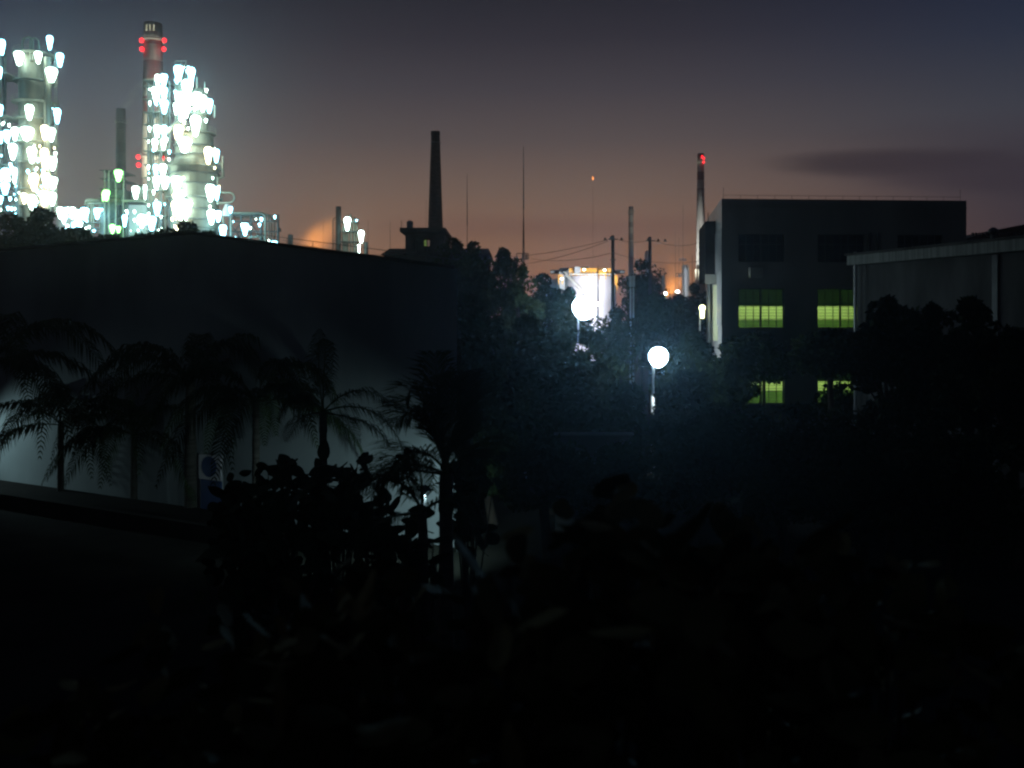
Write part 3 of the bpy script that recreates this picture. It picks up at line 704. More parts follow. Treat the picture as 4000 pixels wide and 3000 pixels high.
# second smaller tank farther
t = thing('rear_tank', (xx(2215, 190), 200, 0), 'second dim grey tank with curved roof left of the floodlit tank', 'storage tank')
MB().lathe((xx(2225, 190), 200, 0), [(0, 5.5), (zz(1115, 190), 5.5), (zz(1088, 190), 4.2), (zz(1078, 190), 1.8), (zz(1075, 190), .1)], 30).build('shell', VESW, t)

# ---------------------------------------------------------------- power poles and lines
def pole(px, ytop, D, wpx, label, arms):
    t = thing('power_pole', (xx(px, D), D, 0), label, 'power pole', 'concrete power poles')
    MB().tube((xx(px, D), D, 0), P(px, ytop, D), m_(wpx * .56, D), m_(wpx * .46, D), 12).build('pole', COND, t)
    MB().box(xx(px - wpx * .8, D), xx(px + wpx * .3, D), D - .25, D + .25, zz(ytop + 16, D), zz(ytop + 4, D)).build('clamp', STD, t)
    for a, b, y in arms:
        MB().box(xx(a, D), xx(b, D), D - .35, D - .27, zz(y, D) - .04, zz(y, D) + .04).build('crossarm', STD, t)
    return t
pa = pole(2394, 920, 75, 14, 'thick concrete power pole left of the round tree', [(2375, 2412, 936), (2385, 2400, 989), (2382, 2404, 1016)])
pb = pole(2539, 925, 78, 13, 'thick concrete power pole rising out of the round tree', [(2520, 2558, 942)])
def cable(p, q, sag, label, r=.018):
    g = MB(); pts = []
    for i in range(13):
        s = i / 12; v = p.lerp(q, s); v.z -= sag * 4 * s * (1 - s); pts.append(v)
    for i in range(12): g.tube(pts[i], pts[i + 1], r, n=4, cap=False)
    return tag(g.build('power_cable', STD), label, 'cable', 'overhead power cables')
cable(P(1700, 985, 110), P(2375, 937, 75), 1.0, 'topmost cable running left from the left power pole')
cable(P(1700, 1000, 112), P(2375, 942, 75), 1.6, 'second cable running left from the left power pole, just under the topmost')
cable(P(2075, 1010, 100), P(2385, 989, 75), .4, 'lower cable meeting the left power pole at its middle bracket')
cable(P(2412, 936, 75), P(2520, 942, 78), .15, 'short cable between the two power poles')
cable(P(2558, 942, 78), P(2760, 936, 92), .5, 'cable running right from the right power pole to the building')
cable(P(2400, 989, 75), P(2765, 1012, 92), .6, 'lower cable crossing behind the round tree')
cable(P(1106, 938, 60), P(1498, 998, 50), .15, 'thin conductor line above the hall roof edge left of the chimney', .012)
for i, (px, y) in enumerate(((2364, 936), (2428, 936), (2571, 941), (2598, 942))):
    g = MB().box(xx(px - 6, 75), xx(px + 6, 75), 74.9, 75.1, zz(y + 2, 75), zz(y - 1, 75)); g.lathe(P(px, y - 1, 75), [(0, .06), (.08, .1), (.16, .03)], 8)
    tag(g.build('line_insulator', STD), ('line insulator on the cable just left of the left power pole', 'line insulator on the cable just right of the left power pole',
        'inner line insulator right of the right power pole', 'outer line insulator right of the right power pole')[i], 'insulator', 'small line insulators')
def istring(px, ya, yb, D, label, m=CER, n=9):
    g = MB(); h = m_(yb - ya, D)
    for k in range(n):
        z = -h * k / (n - 1); g.lathe(P(px, ya, D) + Vector((0, 0, z)), [(-.05, .04), (-.02, .16), (.02, .14), (.05, .04)], 10)
    g.tube(P(px, ya - 14, D), P(px, yb + 8, D), .025, n=5)
    g.tube(P(px, yb + 8, D), (xx(px, D), D, 0), .07, n=6)
    tag(g.build('insulator_string', m), label, 'insulator', 'strings of disc insulators')
istring(2336, 1050, 1110, 88, 'dark disc insulator string silhouetted against the floodlit tank', STD)
istring(2463, 1079, 1118, 70, 'left of the twin pale insulator strings before the round tree')
istring(2474, 1079, 1118, 70.5, 'right of the twin pale insulator strings before the round tree')
istring(2592, 1080, 1130, 74, 'single pale insulator string at the right edge of the round tree', CER, 11)

# ---------------------------------------------------------------- street lamps
def street_lamp(px, py, D, rpx, label, glass, pole_on=True, ybase=None, cat='street lamp', squash=1.1):
    t = thing('street_lamp', (xx(px, D), D, 0), label, cat, 'street lamps')
    r = m_(rpx, D); c = P(px, py, D)
    MB().lathe(c, [(-r * squash, r * .25), (-r * .8, r * .66), (-r * .3, r * .97), (r * .25, r), (r * .75, r * .7), (r, r * .2)], 18).build('lamp_glass', glass, t)  # glass enlarged to the width of its glare
    MB().lathe(c + Vector((0, 0, r * .98)), [(0, r * .35), (r * .15, r * .1)], 10).build('lamp_cap', STD, t)
    MB().tube((xx(px - rpx * .5, D), D + .3, 0), P(px - rpx * .45, py + rpx * .9, D) + Vector((0, .3, 0)), .13, .05, 10).build('pole', GALV, t)
    return t
WC = (.80, .93, 1.0)
L1 = street_lamp(2280, 1200, 60, 44, 'upper glaring white street lamp in front of the centre trees', LST)
slight(P(2280, 1200, 60) + Vector((0.9, 0, 0)), (14.3, 62.6, 7.6), 2200, WC, 66, 1.0, .25, parent=L1)
L2 = street_lamp(2572, 1393, 48, 38, 'lower glaring white street lamp on a visible lit pole', LST)
slight(P(2572, 1393, 48) + Vector((0, -.6, 0)), (0, 0, 8.5), 1500, (.24, .62, 1.0), 44, 1.0, .2, parent=L2)  # blue beam toward the camera, added for the lamp's haze halo
slight(P(2280, 1200, 60) + Vector((0, -.9, 0)), (0, 0, 8.5), 3200, (.22, .62, 1.0), 44, 1.0, .2, parent=L1)  # second camera-facing beam, added to give the upper lamp its halo
D = 48
g = MB()
for a, b, ww in ((1440, 1492, 4), (1492, 1530, 3), (1545, 1585, 7), (1590, 1638, 6)):
    g.tube(P(2551, b, D), P(2555 if b < 1500 else 2550, a, D), m_(ww, D) , m_(ww * .9, D), 10)
g.build('lit_pole_pieces', GALV, L2)  # lit pole stretches between leaves, built as separate thicker pieces
slight(P(2572, 1420, 47) + Vector((0, -1.2, 0)), P(2550, 1700, 48), 2600, WC, 50, .5, .1, 'pole_wash', parent=L2)
la = street_lamp(2599, 1147, 110, 7, 'small white lamp with a long glare streak below it, right of the round tree', emis('small_lamp_glass', (1, .97, .95), 22))
MB().tube(P(2599, 1150, 110), P(2599, 1180, 110), m_(4, 110), m_(3.4, 110), 10).build('glow_stem', LW, la)  # glowing tube stands for the lamp's downward smear
lb = street_lamp(2649, 1139, 120, 5, 'small twin headed lamp left of the silo hedge', emis('twin_lamp_glass', (1, .96, 1), 14))
MB().lathe(P(2641, 1139, 120), [(-.12, .05), (0, .12), (.12, .05)], 8).build('lamp_glass', LW, lb)
MB().tube(P(2649, 1142, 120), P(2648, 1172, 120), m_(1.2, 120), n=8).build('glow_stem', emis('faint_stem_glow', (1, 1, 1), .5), lb)  # emission put on the stem in place of lamp glare
lc = street_lamp(2743, 1203, 66, 12, 'yellowish lamp beside the lit side wall of the building', LWY)
MB().lathe(P(2744, 1243, 66), [(0, m_(6, 66)), (m_(30, 66), m_(8, 66)), (m_(48, 66), m_(9, 66))], 10).build('glow_tail', LWY, lc)  # glowing shape stands for the lamp's smeared tail

# ---------------------------------------------------------------- factory building at right
A = Vector((13.65, 60, 0)); B = Vector((30.08, 61, 0)); C = Vector((15.35, 72.8, 0)); ZT = 15.9
Dd = B + (C - A)
t = thing('factory_building', A, 'three storey flat roofed factory with two lit green windows', 'building')
def wallgrid(p, q, z0, z1, holes, m, name, parent, depth=.35):
    """wall face from p to q with window reveals; holes: (u0,u1,z0,z1)"""
    u = (q - p); Lw = u.length; u = u / Lw; nrm = Vector((-u.y, u.x, 0))
    if nrm.dot(p) < 0: nrm = -nrm
    us = sorted({0, Lw, *[h[0] for h in holes], *[h[1] for h in holes]}); zs = sorted({z0, z1, *[h[2] for h in holes], *[h[3] for h in holes]})
    g = MB()
    pt = lambda a, z, d=0: p + u * a + nrm * d + Vector((0, 0, z))
    for i in range(len(us) - 1):
        for j in range(len(zs) - 1):
            a, b, c_, d_ = us[i], us[i + 1], zs[j], zs[j + 1]
            mu, mz = (a + b) / 2, (c_ + d_) / 2
            if any(h[0] < mu < h[1] and h[2] < mz < h[3] for h in holes): continue
            g.add([pt(a, c_), pt(b, c_), pt(b, d_), pt(a, d_)], [(0, 1, 2, 3)])
    for h in holes:
        a, b, c_, d_ = h
        g.add([pt(a, c_), pt(b, c_), pt(b, d_), pt(a, d_), pt(a, c_, depth), pt(b, c_, depth), pt(b, d_, depth), pt(a, d_, depth)],
              [(0, 1, 5, 4), (1, 2, 6, 5), (2, 3, 7, 6), (3, 0, 4, 7)])
    return g.build(name, m, parent), pt, Lw
cols = [(m_(2886 - 2820, 60.2), m_(3069 - 2820, 60.2)), (m_(3201 - 2820, 60.4), m_(3388 - 2820, 60.4)), (m_(3518 - 2820, 60.7), m_(3700 - 2820, 60.7))]
rows = [(2.53, 5.1), (7.47, 10.05), (11.78, 13.62)]
holes = [(a, b, c_, d_) for a, b in cols for c_, d_ in rows]
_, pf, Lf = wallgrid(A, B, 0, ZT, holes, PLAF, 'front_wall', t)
uf = (B - A).normalized(); nf = Vector((-uf.y, uf.x, 0))
def panel(g, a, b, z0, z1, d0, d1): g.obox(pf(a, z0, d0), uf * (b - a), nf * (d1 - d0), Vector((0, 0, z1 - z0)))
for ci, (a, b) in enumerate(cols):
    for ri, (c_, d_) in enumerate(rows):
        lit = ci < 2 and ri < 2
        wn = MB(); fw = .06
        for x0, x1, y0_, y1_ in ((a, b, c_, c_ + fw), (a, b, d_ - fw, d_), (a, a + fw, c_, d_), (b - fw, b, c_, d_)): panel(wn, x0, x1, y0_, y1_, .12, .2)
        mc = a + (b - a) * .5; panel(wn, mc - .06, mc + .06, c_ + fw, d_ - fw, .11, .21)
        panel(wn, a + fw, b - fw, c_ + (d_ - c_) * .615, c_ + (d_ - c_) * .615 + .06, .13, .19)
        fr_ = wn.build('window', FRM, t)
        gr = MB()
        for k in (1, 2, 4, 5): x = a + (b - a) * k / 6; panel(gr, x - .024, x + .024, c_, d_, .04, .07)
        for k in range(1, 13): z = c_ + (d_ - c_) * k / 13; panel(gr, a, b, z - .013, z + .013, .075, .09)
        gr.build('security_grille', FRM, fr_)
        if not lit:
            g = MB(); panel(g, a + fw, b - fw, c_ + fw, d_ - fw, .15, .16); g.build('pane', GLS, fr_)
        else:
            bl = MB(); zb = c_ + (d_ - c_) * .555
            n = 14
            for k in range(n): z = zb + (d_ - zb) * k / n; panel(bl, a, b, z, z + (d_ - zb) / n * 1.03, .24 + .01 * (k % 2), .245 + .01 * (k % 2))
            bl.build('blind', BLIND, fr_)
            g = MB(); panel(g, a + fw, b - fw, c_ + fw, d_ - fw, .155, .156); g.build('pane', PANE, fr_)
# interior rooms behind the lit windows (one per floor)
for ri, (c_, d_) in enumerate(rows[:2]):
    zf, zc = c_ - .9, d_ + .35; u0, u1 = cols[0][0] - .45, cols[1][1] + 1.5; dp = 4.0
    rm = MB()
    panel(rm, u0, u1, zf, zf + .05, .4, dp); panel(rm, u0, u1, zc, zc + .05, .4, dp)
    panel(rm, u0, u1, c_ + .55, zc - .002, dp, dp + .1); panel(rm, u0 - .1, u0, zf, zc, .4, dp); panel(rm, u1, u1 + .1, zf, zc, .4, dp)
    ro = rm.build('room', ROOM, t)
    dd_ = MB(); panel(dd_, u0, u1, zf + .06, c_ + .5, dp - .03, dp + .07); dd_.build('dado', DADO, ro)
    tb = MB()
    for k in range(3):
        q = u0 + 2.2 + k * (u1 - u0 - 4.4) / 2
        panel(tb, q - .7, q + .7, zc - .15, zc - .08, 2.0, 2.1)
    tb.build('fluorescent_tubes', LTUBE, ro)
    for k in range(3):
        q = u0 + 2.2 + k * (u1 - u0 - 4.4) / 2
        plight(pf(q, zc - .3, 2.1), 78, (.60, 1.0, .42), .25, 'room_light', ro)
# side wall with fins and slots
us_ = (C - A).normalized(); Ls = (C - A).length; ns = Vector((us_.y, -us_.x, 0))    # inward (+x)
sh = []
for k in range(9):
    s0 = .45 + k * 1.32
    if s0 + .75 < Ls:
        sh.append((s0, s0 + .72, 8.05, 10.1)); sh.append((s0, s0 + .72, 11.2, 13.6))
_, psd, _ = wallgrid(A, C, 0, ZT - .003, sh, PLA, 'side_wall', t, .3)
g = MB()
for k in range(10):
    s0 = .12 + k * 1.32
    if s0 + .3 < Ls: g.obox(psd(s0, 7.6, -.05), us_ * .30, ns * .048, Vector((0, 0, 6.4)))
g.build('fins', PLA, t)
g = MB()
for h in sh: g.obox(psd(h[0], h[2], .02), us_ * (h[1] - h[0]), ns * .03, Vector((0, 0, h[3] - h[2])))
g.build('side_windows', mat('matt_dark_glass', (.03, .035, .035), (.02, .02, .02), rough=.9), t)  # dark and rough to avoid bright grazing reflections
MB().tube(psd(6.3, 0, -.25), psd(6.3, 11.2, -.25), .16, n=8).build('drain_pipe', STD, t)
g = MB().obox(psd(4.4, 10.75, -.72), us_ * 6.5, ns * .7, Vector((0, 0, 4.15))); g.build('projecting_bay', mat('bay_shade', (.04, .04, .04), (.025, .025, .025), rough=.9), t)  # bay colour darkened to stand for its unlit face
g = MB().obox(psd(3.5, 10.5, -.75), us_ * .8, ns * .72, Vector((0, 0, .65))); g.build('air_conditioner', ST, t)
MB().tube(psd(6, 14.9, -.4), psd(6, 15.7, -.4), .03, n=5).build('bay_rod', STD, t)
# roof, back, right walls
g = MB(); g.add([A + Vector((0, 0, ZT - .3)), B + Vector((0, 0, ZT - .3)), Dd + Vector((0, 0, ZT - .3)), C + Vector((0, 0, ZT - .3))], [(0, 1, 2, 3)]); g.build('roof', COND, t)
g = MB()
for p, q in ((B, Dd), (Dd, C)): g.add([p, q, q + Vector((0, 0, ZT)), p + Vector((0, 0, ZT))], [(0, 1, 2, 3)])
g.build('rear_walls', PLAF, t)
MB().obox(B + Vector((0, 1, 0)), Vector((.45, 0, 0)), Vector((0, 6, 0)), Vector((0, 0, 13.9))).build('end_bay', PLAF, t)
g = MB(); g.obox(A + Vector((.3, -.04, ZT - .55)) , (B - A) - uf * .3, nf * .03, Vector((0, 0, .08))); g.build('string_course', PLAF, t)
g = MB(); n = 14
for k in range(n + 1): p = A.lerp(B, .01 + .97 * k / n) + Vector((0, .2, ZT)); g.tube(p, p + Vector((0, 0, .28 if 0 < k < n else .75)), .014, n=4)
g.tube(A.lerp(B, .01) + Vector((0, .2, ZT + .26)), A.lerp(B, .98) + Vector((0, .2, ZT + .26)), .012, n=4); g.build('lightning_rail', STD, t)
for x0, z0 in ((m_(2925 - 2820, 60), 10.75),):
    g = MB(); panel(g, x0, x0 + .85, z0, z0 + .65, -.42, -.05); g.build('air_conditioner', ST, t)
g = MB()
for x in (3402, 3437): g.tube(pf(m_(x - 2820, 60.5), 0, -.12), pf(m_(x - 2820, 60.5), 13.7, -.12), .07, n=8)
g.build('downpipes', COND, t)

# ---------------------------------------------------------------- warehouse at far right
wa = Vector((xx(3348, 50), 50, 0)); wb = Vector((xx(4000, 39.7), 39.7, 0)); we = wb + (wb - wa) * .8
t = thing('warehouse', wa, 'low grey warehouse with a pale corrugated fascia, cut by the right frame edge', 'warehouse')
un = (we - wa).normalized(); nn = Vector((-un.y, un.x, 0)); nn = nn if nn.x > 0 else -nn
Lw_ = (we - wa).length
MB().obox(wa, un * Lw_, nn * 12, Vector((0, 0, 10.95))).build('wall', WRH, t)
MB().obox(wa - un * .2 - nn * .5 + Vector((0, 0, 10.97)), un * (Lw_ + .2), nn * .6, Vector((0, 0, .52))).build('fascia', FASC, t)
MB().obox(wa - un * .3 - nn * .6 + Vector((0, 0, 11.5)), un * (Lw_ + .4), nn * 13, Vector((0, 0, .1))).build('roof', COND, t)
p = wa + un * 9.2 - nn * .1
MB().obox(p, un * .3, nn * .09, Vector((0, 0, 10.9))).build('joint_cover', STD, t)
MB().tube(P(3341, 1700, 49.6), P(3341, 984, 49.6), .09, n=8).build('drain_pipe', GALV, t)
c = P(3912, 905, 70)
# arched hall behind
t = thing('arched_hall', (xx(3950, 120), 120, 0), 'distant hall with curved roof above the warehouse, far right', 'hall')
g = MB(); D = 120
n = 14; vs = []
for dy in (0, 30):
    for k in range(n + 1):
        s = k / n; x = xx(3800 + 700 * s, D); vs.append((x, D + dy, zz(925 - 62 * math.sin(s * math.pi), D)))
fs = [(k, k + 1, n + 2 + k, n + 1 + k) for k in range(n)]
g.add(vs, fs); g.build('roof', WRH, t)
MB().box(xx(3780, D), xx(4500, D), D + .5, D + 29, 0, zz(930, D)).build('wall', FASC, t)
g = MB()
for k in range(16): g.box(xx(3800 + k * 13, D), xx(3808 + k * 13, D), D + .2, D + .4, zz(922, D), zz(908, D))
g.build('clerestory_windows', GLS, t)
t = thing('vent_cowl', (xx(3880, 44), 44, 11.6), 'dark rounded roof vent standing on the warehouse roof', 'roof vent')
MB().tube(P(3880, 945, 44.5), P(3880, 915, 44.5), .12, n=10).lathe(P(3880, 908, 44.5), [(-.12, .12), (0, .22), (.14, .22), (.24, .08)], 12).build('cowl', STD, t)

# ---------------------------------------------------------------- gabled hall at left
Rc = Vector((-1.9, 31.8, 0)); Rd = Vector((-13.26, 38.2, 0)); uw = (Rd - Rc).normalized(); nw = Vector((-uw.y, uw.x, 0)); nw = nw if nw.y > 0 else -nw
t = thing('gabled_hall', Rc, 'pale gabled hall behind the palms, left foreground', 'hall')
Le = Rc + uw * 33.0
zr, ze = 11.55, 9.75
g = MB(); up = lambda z: Vector((0, 0, z)); back = Vector((-1.5, 17, 0))
pk = Rc + uw * 13.0
zl = zr - .35
v = [Rc, Rc + up(ze), pk + up(zr), Le + up(zl), Le]
g.add(v + [q + back for q in v], [(0, 1, 2, 3, 4), (9, 8, 7, 6, 5), (0, 5, 6, 1), (4, 3, 8, 9)])
g.build('wall', HALL, t)
g = MB(); ov = -uw * .0 - nw * .15
a0, a1, a2 = Rc + up(ze + .003), pk + up(zr + .003), Le + up(zl + .003)
for p, q in ((a0, a1), (a1, a2)):
    g.add([p + ov, q + ov, q + ov + back, p + ov + back, p + ov + up(.12), q + ov + up(.12), q + ov + back + up(.12), p + ov + back + up(.12)],
          [(0, 1, 2, 3), (4, 5, 6, 7), (0, 1, 5, 4), (1, 2, 6, 5), (2, 3, 7, 6), (3, 0, 4, 7)])
g.build('roof', COND, t)
g = MB()
for s in [k * 1.3 for k in range(1, 10)]:
    p = Rc + uw * s + up(ze + (zr - ze) * s / 13 + .12); g.tube(p, p + up(.22), .012, n=4)
g.tube(Rc + up(ze + .34), pk + up(zr + .34), .012, n=4); g.build('lightning_rail', STD, t)
# plinth + kerb at wall foot
struct(MB().obox(Rc - nw * .5 + up(.0), uw * 27, nw * .48, up(.15)), 'path', GRD)
t = thing('planter', Rc + uw * 16 - nw * 3.4, 'added low dark planter edge that hides the ground along the hall wall', 'planter')  # edge added so trunk feet and the ground below stay dark
MB().obox(Rc + uw * 7 - nw * 3.4, uw * 20, nw * .3, up(.62)).build('kerb_wall', GRD, t)
MB().obox(Rc + uw * 7 - nw * 3.1, uw * 20, nw * 2.2, up(.5)).build('soil_bed', mat('darkened_soil', (.02, .018, .014), (.01, .01, .008), rough=.95), t)  # soil colour blackened to keep the strip below the wall unlit
# notice board
t = thing('notice_board', Rc + uw * 11.3 - nw * .35, 'notice board with a blue disc on white above a blue panel, before the hall wall', 'notice board')
p = Rc + uw * 11.0 - nw * .35
MB().obox(p + up(1.55), uw * 1.25, nw * .06, up(1.0)).build('board', VESW, t)
q = p + uw * .65 + up(2.08) - nw * .01
vs = [q + uw * .42 * math.cos(k * math.pi / 12) + up(.42 * math.sin(k * math.pi / 12)) for k in range(24)]
MB().add(vs + [v_ - nw * .015 for v_ in vs], [tuple(range(24, 48))] + [(k, (k + 1) % 24, 24 + (k + 1) % 24, 24 + k) for k in range(24)]).build('blue_disc', BLU, t)
MB().obox(p + up(.25) , uw * 1.15, nw * .06, up(1.28)).build('blue_panel', BLU, t)
g = MB()
for s in (0, 1.19): g.obox(p + uw * s + nw * .07, uw * .06, nw * .06, up(2.6))
g.build('post', GALV, t)
# assumed hooded lamps, set out of view to light the wall foot
def hooded(loc, tgt, power, ang, label):
    t = thing('assumed_garden_lamp', (loc[0], loc[1], 0), label, 'assumed garden lamp', 'assumed garden lamps')
    MB().tube((loc[0], loc[1], 0), loc, .04, n=8).build('pole', GALV, t)
    MB().lathe(loc, [(.02, .22), (.12, .12), (.18, .03)], 12).build('hood', STD, t)
    slight(Vector(loc) - Vector((0, 0, .05)), tgt, power, (.62, .92, 1.0), ang, .9, .12, parent=t)
hooded((-28.6, 43.6, 3.2), (-19, 42.6, .9), 1300, 84, 'assumed hooded lamp added beyond the left frame edge to light the hall wall')  # unseen lamp, assumed from the bright lower left of the wall
hooded((-2.6, 27.5, 2.9), (-5.0, 33, 0), 1150, 126, 'assumed hooded lamp added out of sight behind the young palm to light the hall wall')  # unseen lamp, assumed and added to brighten the wall near the corner

# ---------------------------------------------------------------- low walls and posts in the centre
t = thing('boundary_wall', P(2330, 1740, 34), 'low pale boundary wall in the dark centre', 'wall')
MB().box(xx(2170, 34), xx(2470, 34), 34, 34.25, 0, zz(1700, 34)).build('wall_panel', WRH, t)
MB().box(xx(2165, 34), xx(2475, 34), 33.95, 34.3, zz(1700, 34), zz(1692, 34)).build('coping', CON, t)
tag(MB().tube(P(2053, 1880, 30), P(2053, 1830, 30), .045, n=8).build('marker_post', VESW), 'short white marker post left of the boundary wall', 'post')
tag(MB().box(xx(2275, 62), xx(2460, 62), 62, 63, 0, zz(1642, 62)).build('planter_wall', CON), 'low concrete planter wall below the upper street lamp', 'wall')

# ---------------------------------------------------------------- vegetation
def leafcloud(g, c, r, n, size, rr, flat=.0):
    for _ in range(n):
        while True:
            d = Vector((rr.uniform(-1, 1), rr.uniform(-1, 1), rr.uniform(-1, 1)))
            if .05 < d.length < 1: break
        d = d.normalized() * (d.length ** .55)
        p = c + Vector((d.x * r[0], d.y * r[1], d.z * r[2]))
        a = Vector((rr.gauss(0, 1), rr.gauss(0, 1), rr.gauss(0, 1))).normalized(); b = a.cross(Vector((rr.gauss(0, 1), rr.gauss(0, 1), rr.gauss(0, 1)))).normalized()
        s = size * rr.uniform(.6, 1.4)
        g.v += [tuple(p - a * s), tuple(p + b * s * .45), tuple(p + a * s), tuple(p - b * s * .45)]
        k = len(g.v) - 4; g.f.append((k, k + 1, k + 2, k + 3)); g.sm.append(False)
def tree(px, ytop, D, wpx, hpx, label, seed, n=3200, size=.22, m=LEAF, cl=26, name='tree', depth=None, trunk=.22, cat='tree', group=None):
    rr = random.Random(seed); x = xx(px, D); zt = zz(ytop, D); W = m_(wpx, D) / 2; Hh = m_(hpx, D) / 2; dp = depth or min(W, 3.5)
    t = thing(name, (x, D, 0), label, cat, group)
    c = Vector((x, D, zt - Hh)); g = MB(); lg = MB()
    tb = Vector((x + rr.uniform(-.3, .3), D, 0)); fork = Vector((x, D, max(.6, zt - 2 * Hh + Hh * .3)))
    lg.tube(tb, fork, trunk, trunk * .7, 8)
    for k in range(cl):
        while True:
            d = Vector((rr.uniform(-1, 1), rr.uniform(-1, 1), rr.uniform(-1, 1)))
            if .35 < d.length < 1: break
        q = c + Vector((d.x * W * .8, d.y * dp * .8, d.z * Hh * .8))
        cr = rr.uniform(.34, .58) * min(W, Hh, 2.6 + W * .2) * 1.15
        leafcloud(g, q, (cr * rr.uniform(.9, 1.4), cr, cr * rr.uniform(.6, .95)), n // cl, size, rr)
        if k % 2 == 0: lg.tube(fork, q, trunk * .4, trunk * .1, 5, cap=False)
    # top sprig so that the crest reaches ytop
    leafcloud(g, c + Vector((0, 0, Hh * .85)), (W * .3, dp * .3, Hh * .15), n // 20, size, rr)
    g.build('crown', m, t); lg.build('trunk', BARK, t)
    return t
GB = 'trees behind the gabled hall'
for i, (px, y, w_, h_, lb) in enumerate([(40, 838, 290, 420, 'dark tree behind the hall, against the pipe tower at the left frame edge'),
        (165, 812, 290, 420, 'dark tree under the fat distillation column'), (300, 890, 330, 380, 'dark tree crown under the dome roofed tank'),
        (425, 915, 330, 360, 'low dark tree crown below the green lit furnace'), (560, 912, 320, 360, 'dark tree crown below the process shed'),
        (650, 898, 250, 360, 'dark tree under the lattice lamp tower'), (730, 865, 240, 330, 'pointed dark tree before the wide drum'),
        (815, 905, 170, 260, 'low dark tree at the ridge of the hall roof, under the wide drum')]):
    tree(px, y, 88, w_, h_, lb, 100 + i, n=5200, size=.3, group=GB)
GC = 'trees in the centre'
for i, (px, y, D_, w_, h_, lb, mm) in enumerate([
        (1770, 928, 70, 190, 420, 'bushy tree just right of the brick chimney foot', LEAF), (1850, 940, 68, 170, 420, 'bushy tree below the second tallest mast', LEAF),
        (1965, 968, 66, 190, 440, 'ragged tree below the tallest mast', LEAF), (2040, 1035, 64, 130, 400, 'lower ragged tree at the right foot of the tallest mast', LEAF),
        (2120, 1070, 72, 230, 420, 'dark tree left of the upper street lamp', LEAFD), (2225, 1125, 66, 140, 300, 'small tree before the floodlit tank', LEAFD),
        (2410, 1205, 70, 200, 300, 'dark tree between the two power poles', LEAFD),
        (2508, 1012, 90, 200, 300, 'round dense tree with the right power pole in it', LEAFD), (2560, 1145, 72, 220, 330, 'low dark tree under the round tree', LEAFD),
        (2650, 1150, 84, 150, 280, 'low dark tree under the orange haze', LEAFD), (2712, 1105, 90, 130, 300, 'dark tree before the silo and right stack', LEAFD),
        (1850, 1150, 42, 280, 560, 'tree with faintly green leaves at the corner of the hall', LEAF), (2060, 1230, 45, 340, 560, 'broad dark tree left below the upper street lamp', LEAFD),
        (2310, 1290, 52, 320, 460, 'broad dark tree below the upper street lamp', LEAFD), (2700, 1290, 52, 250, 440, 'dark tree right of the lower street lamp', LEAFD),
        (2180, 1440, 38, 380, 480, 'low broad dark tree in the centre, left of the lamp pole', LEAFD), (2440, 1500, 40, 190, 420, 'low dark tree just left of the lower lamp pole', LEAFD),
        (2680, 1440, 41, 230, 460, 'low dark tree just right of the lower lamp pole', LEAFD)]):
    tree(px, y, D_, w_, h_, lb, 200 + i, n=5600 if w_ > 200 else 3800, size=.2 if D_ > 50 else .16, m=mm, group=GC)
GR = 'trees before the factory and warehouse'
for i, (px, y, D_, w_, h_, lb) in enumerate([
        (2860, 1335, 50, 190, 260, 'dark tree at the lit corner of the factory'), (2985, 1300, 50, 260, 200, 'spreading tree over the lower lit window of the factory'),
        (3240, 1290, 46, 300, 190, 'dark round tree before the factory, left of the drain pipe'), (3295, 1500, 52, 260, 130, 'leafy tree veiling the second lower window'),
        (3470, 1155, 36, 250, 560, 'dark round tree left before the warehouse'), (3640, 1185, 34, 220, 540, 'dark tree in the middle before the warehouse'),
        (3790, 1160, 32, 260, 600, 'dark tree right before the warehouse'), (3960, 1280, 30, 260, 560, 'dark tree at the right frame edge'),
        (3130, 1580, 40, 420, 330, 'wide low tree under the factory windows'), (3500, 1580, 30, 520, 420, 'wide low dark tree under the warehouse trees'),
        (2860, 1620, 36, 360, 320, 'low dark tree right of the boundary wall')]):
    tree(px, y, D_, w_, h_, lb, 300 + i, n=1500 if i == 3 else (2400 if i in (1,) else 4000), size=.14 if i in (1, 3) else .17, m=LEAFD, group=GR, cl=14 if i == 3 else 26, depth=1.0 if i in (1, 3) else None, trunk=.12 if i in (1, 3) else .2)

for i, (px, y, D_, w_, h_, lb) in enumerate([(1900, 1560, 36, 260, 400, 'low dark bush by the white marker post'), (2120, 1700, 31, 420, 300, 'low dark bush covering the left of the boundary wall'),
        (2420, 1740, 30, 460, 300, 'low dark bush before the right of the boundary wall'), (2700, 1660, 33, 380, 360, 'low dark bush right of the lamp pole'),
        (3050, 1720, 28, 460, 360, 'low dark bush under the lower lit window'), (3380, 1760, 26, 440, 360, 'low dark bush before the warehouse corner'),
        (3740, 1720, 25, 420, 420, 'low dark bush before the warehouse joint'), (2020, 1420, 48, 260, 420, 'mid height dark bush right of the hall corner'),
        (2250, 1560, 46, 420, 260, 'dark bush above the boundary wall'), (2760, 1480, 56, 260, 300, 'dark bush at the foot of the lit side wall')]):
    tree(px, y, D_, w_, h_, lb, 330 + i, n=4200, size=.14, m=LEAFD, name='bush', cat='bush', group='bushes under the trees', cl=22, depth=1.8)
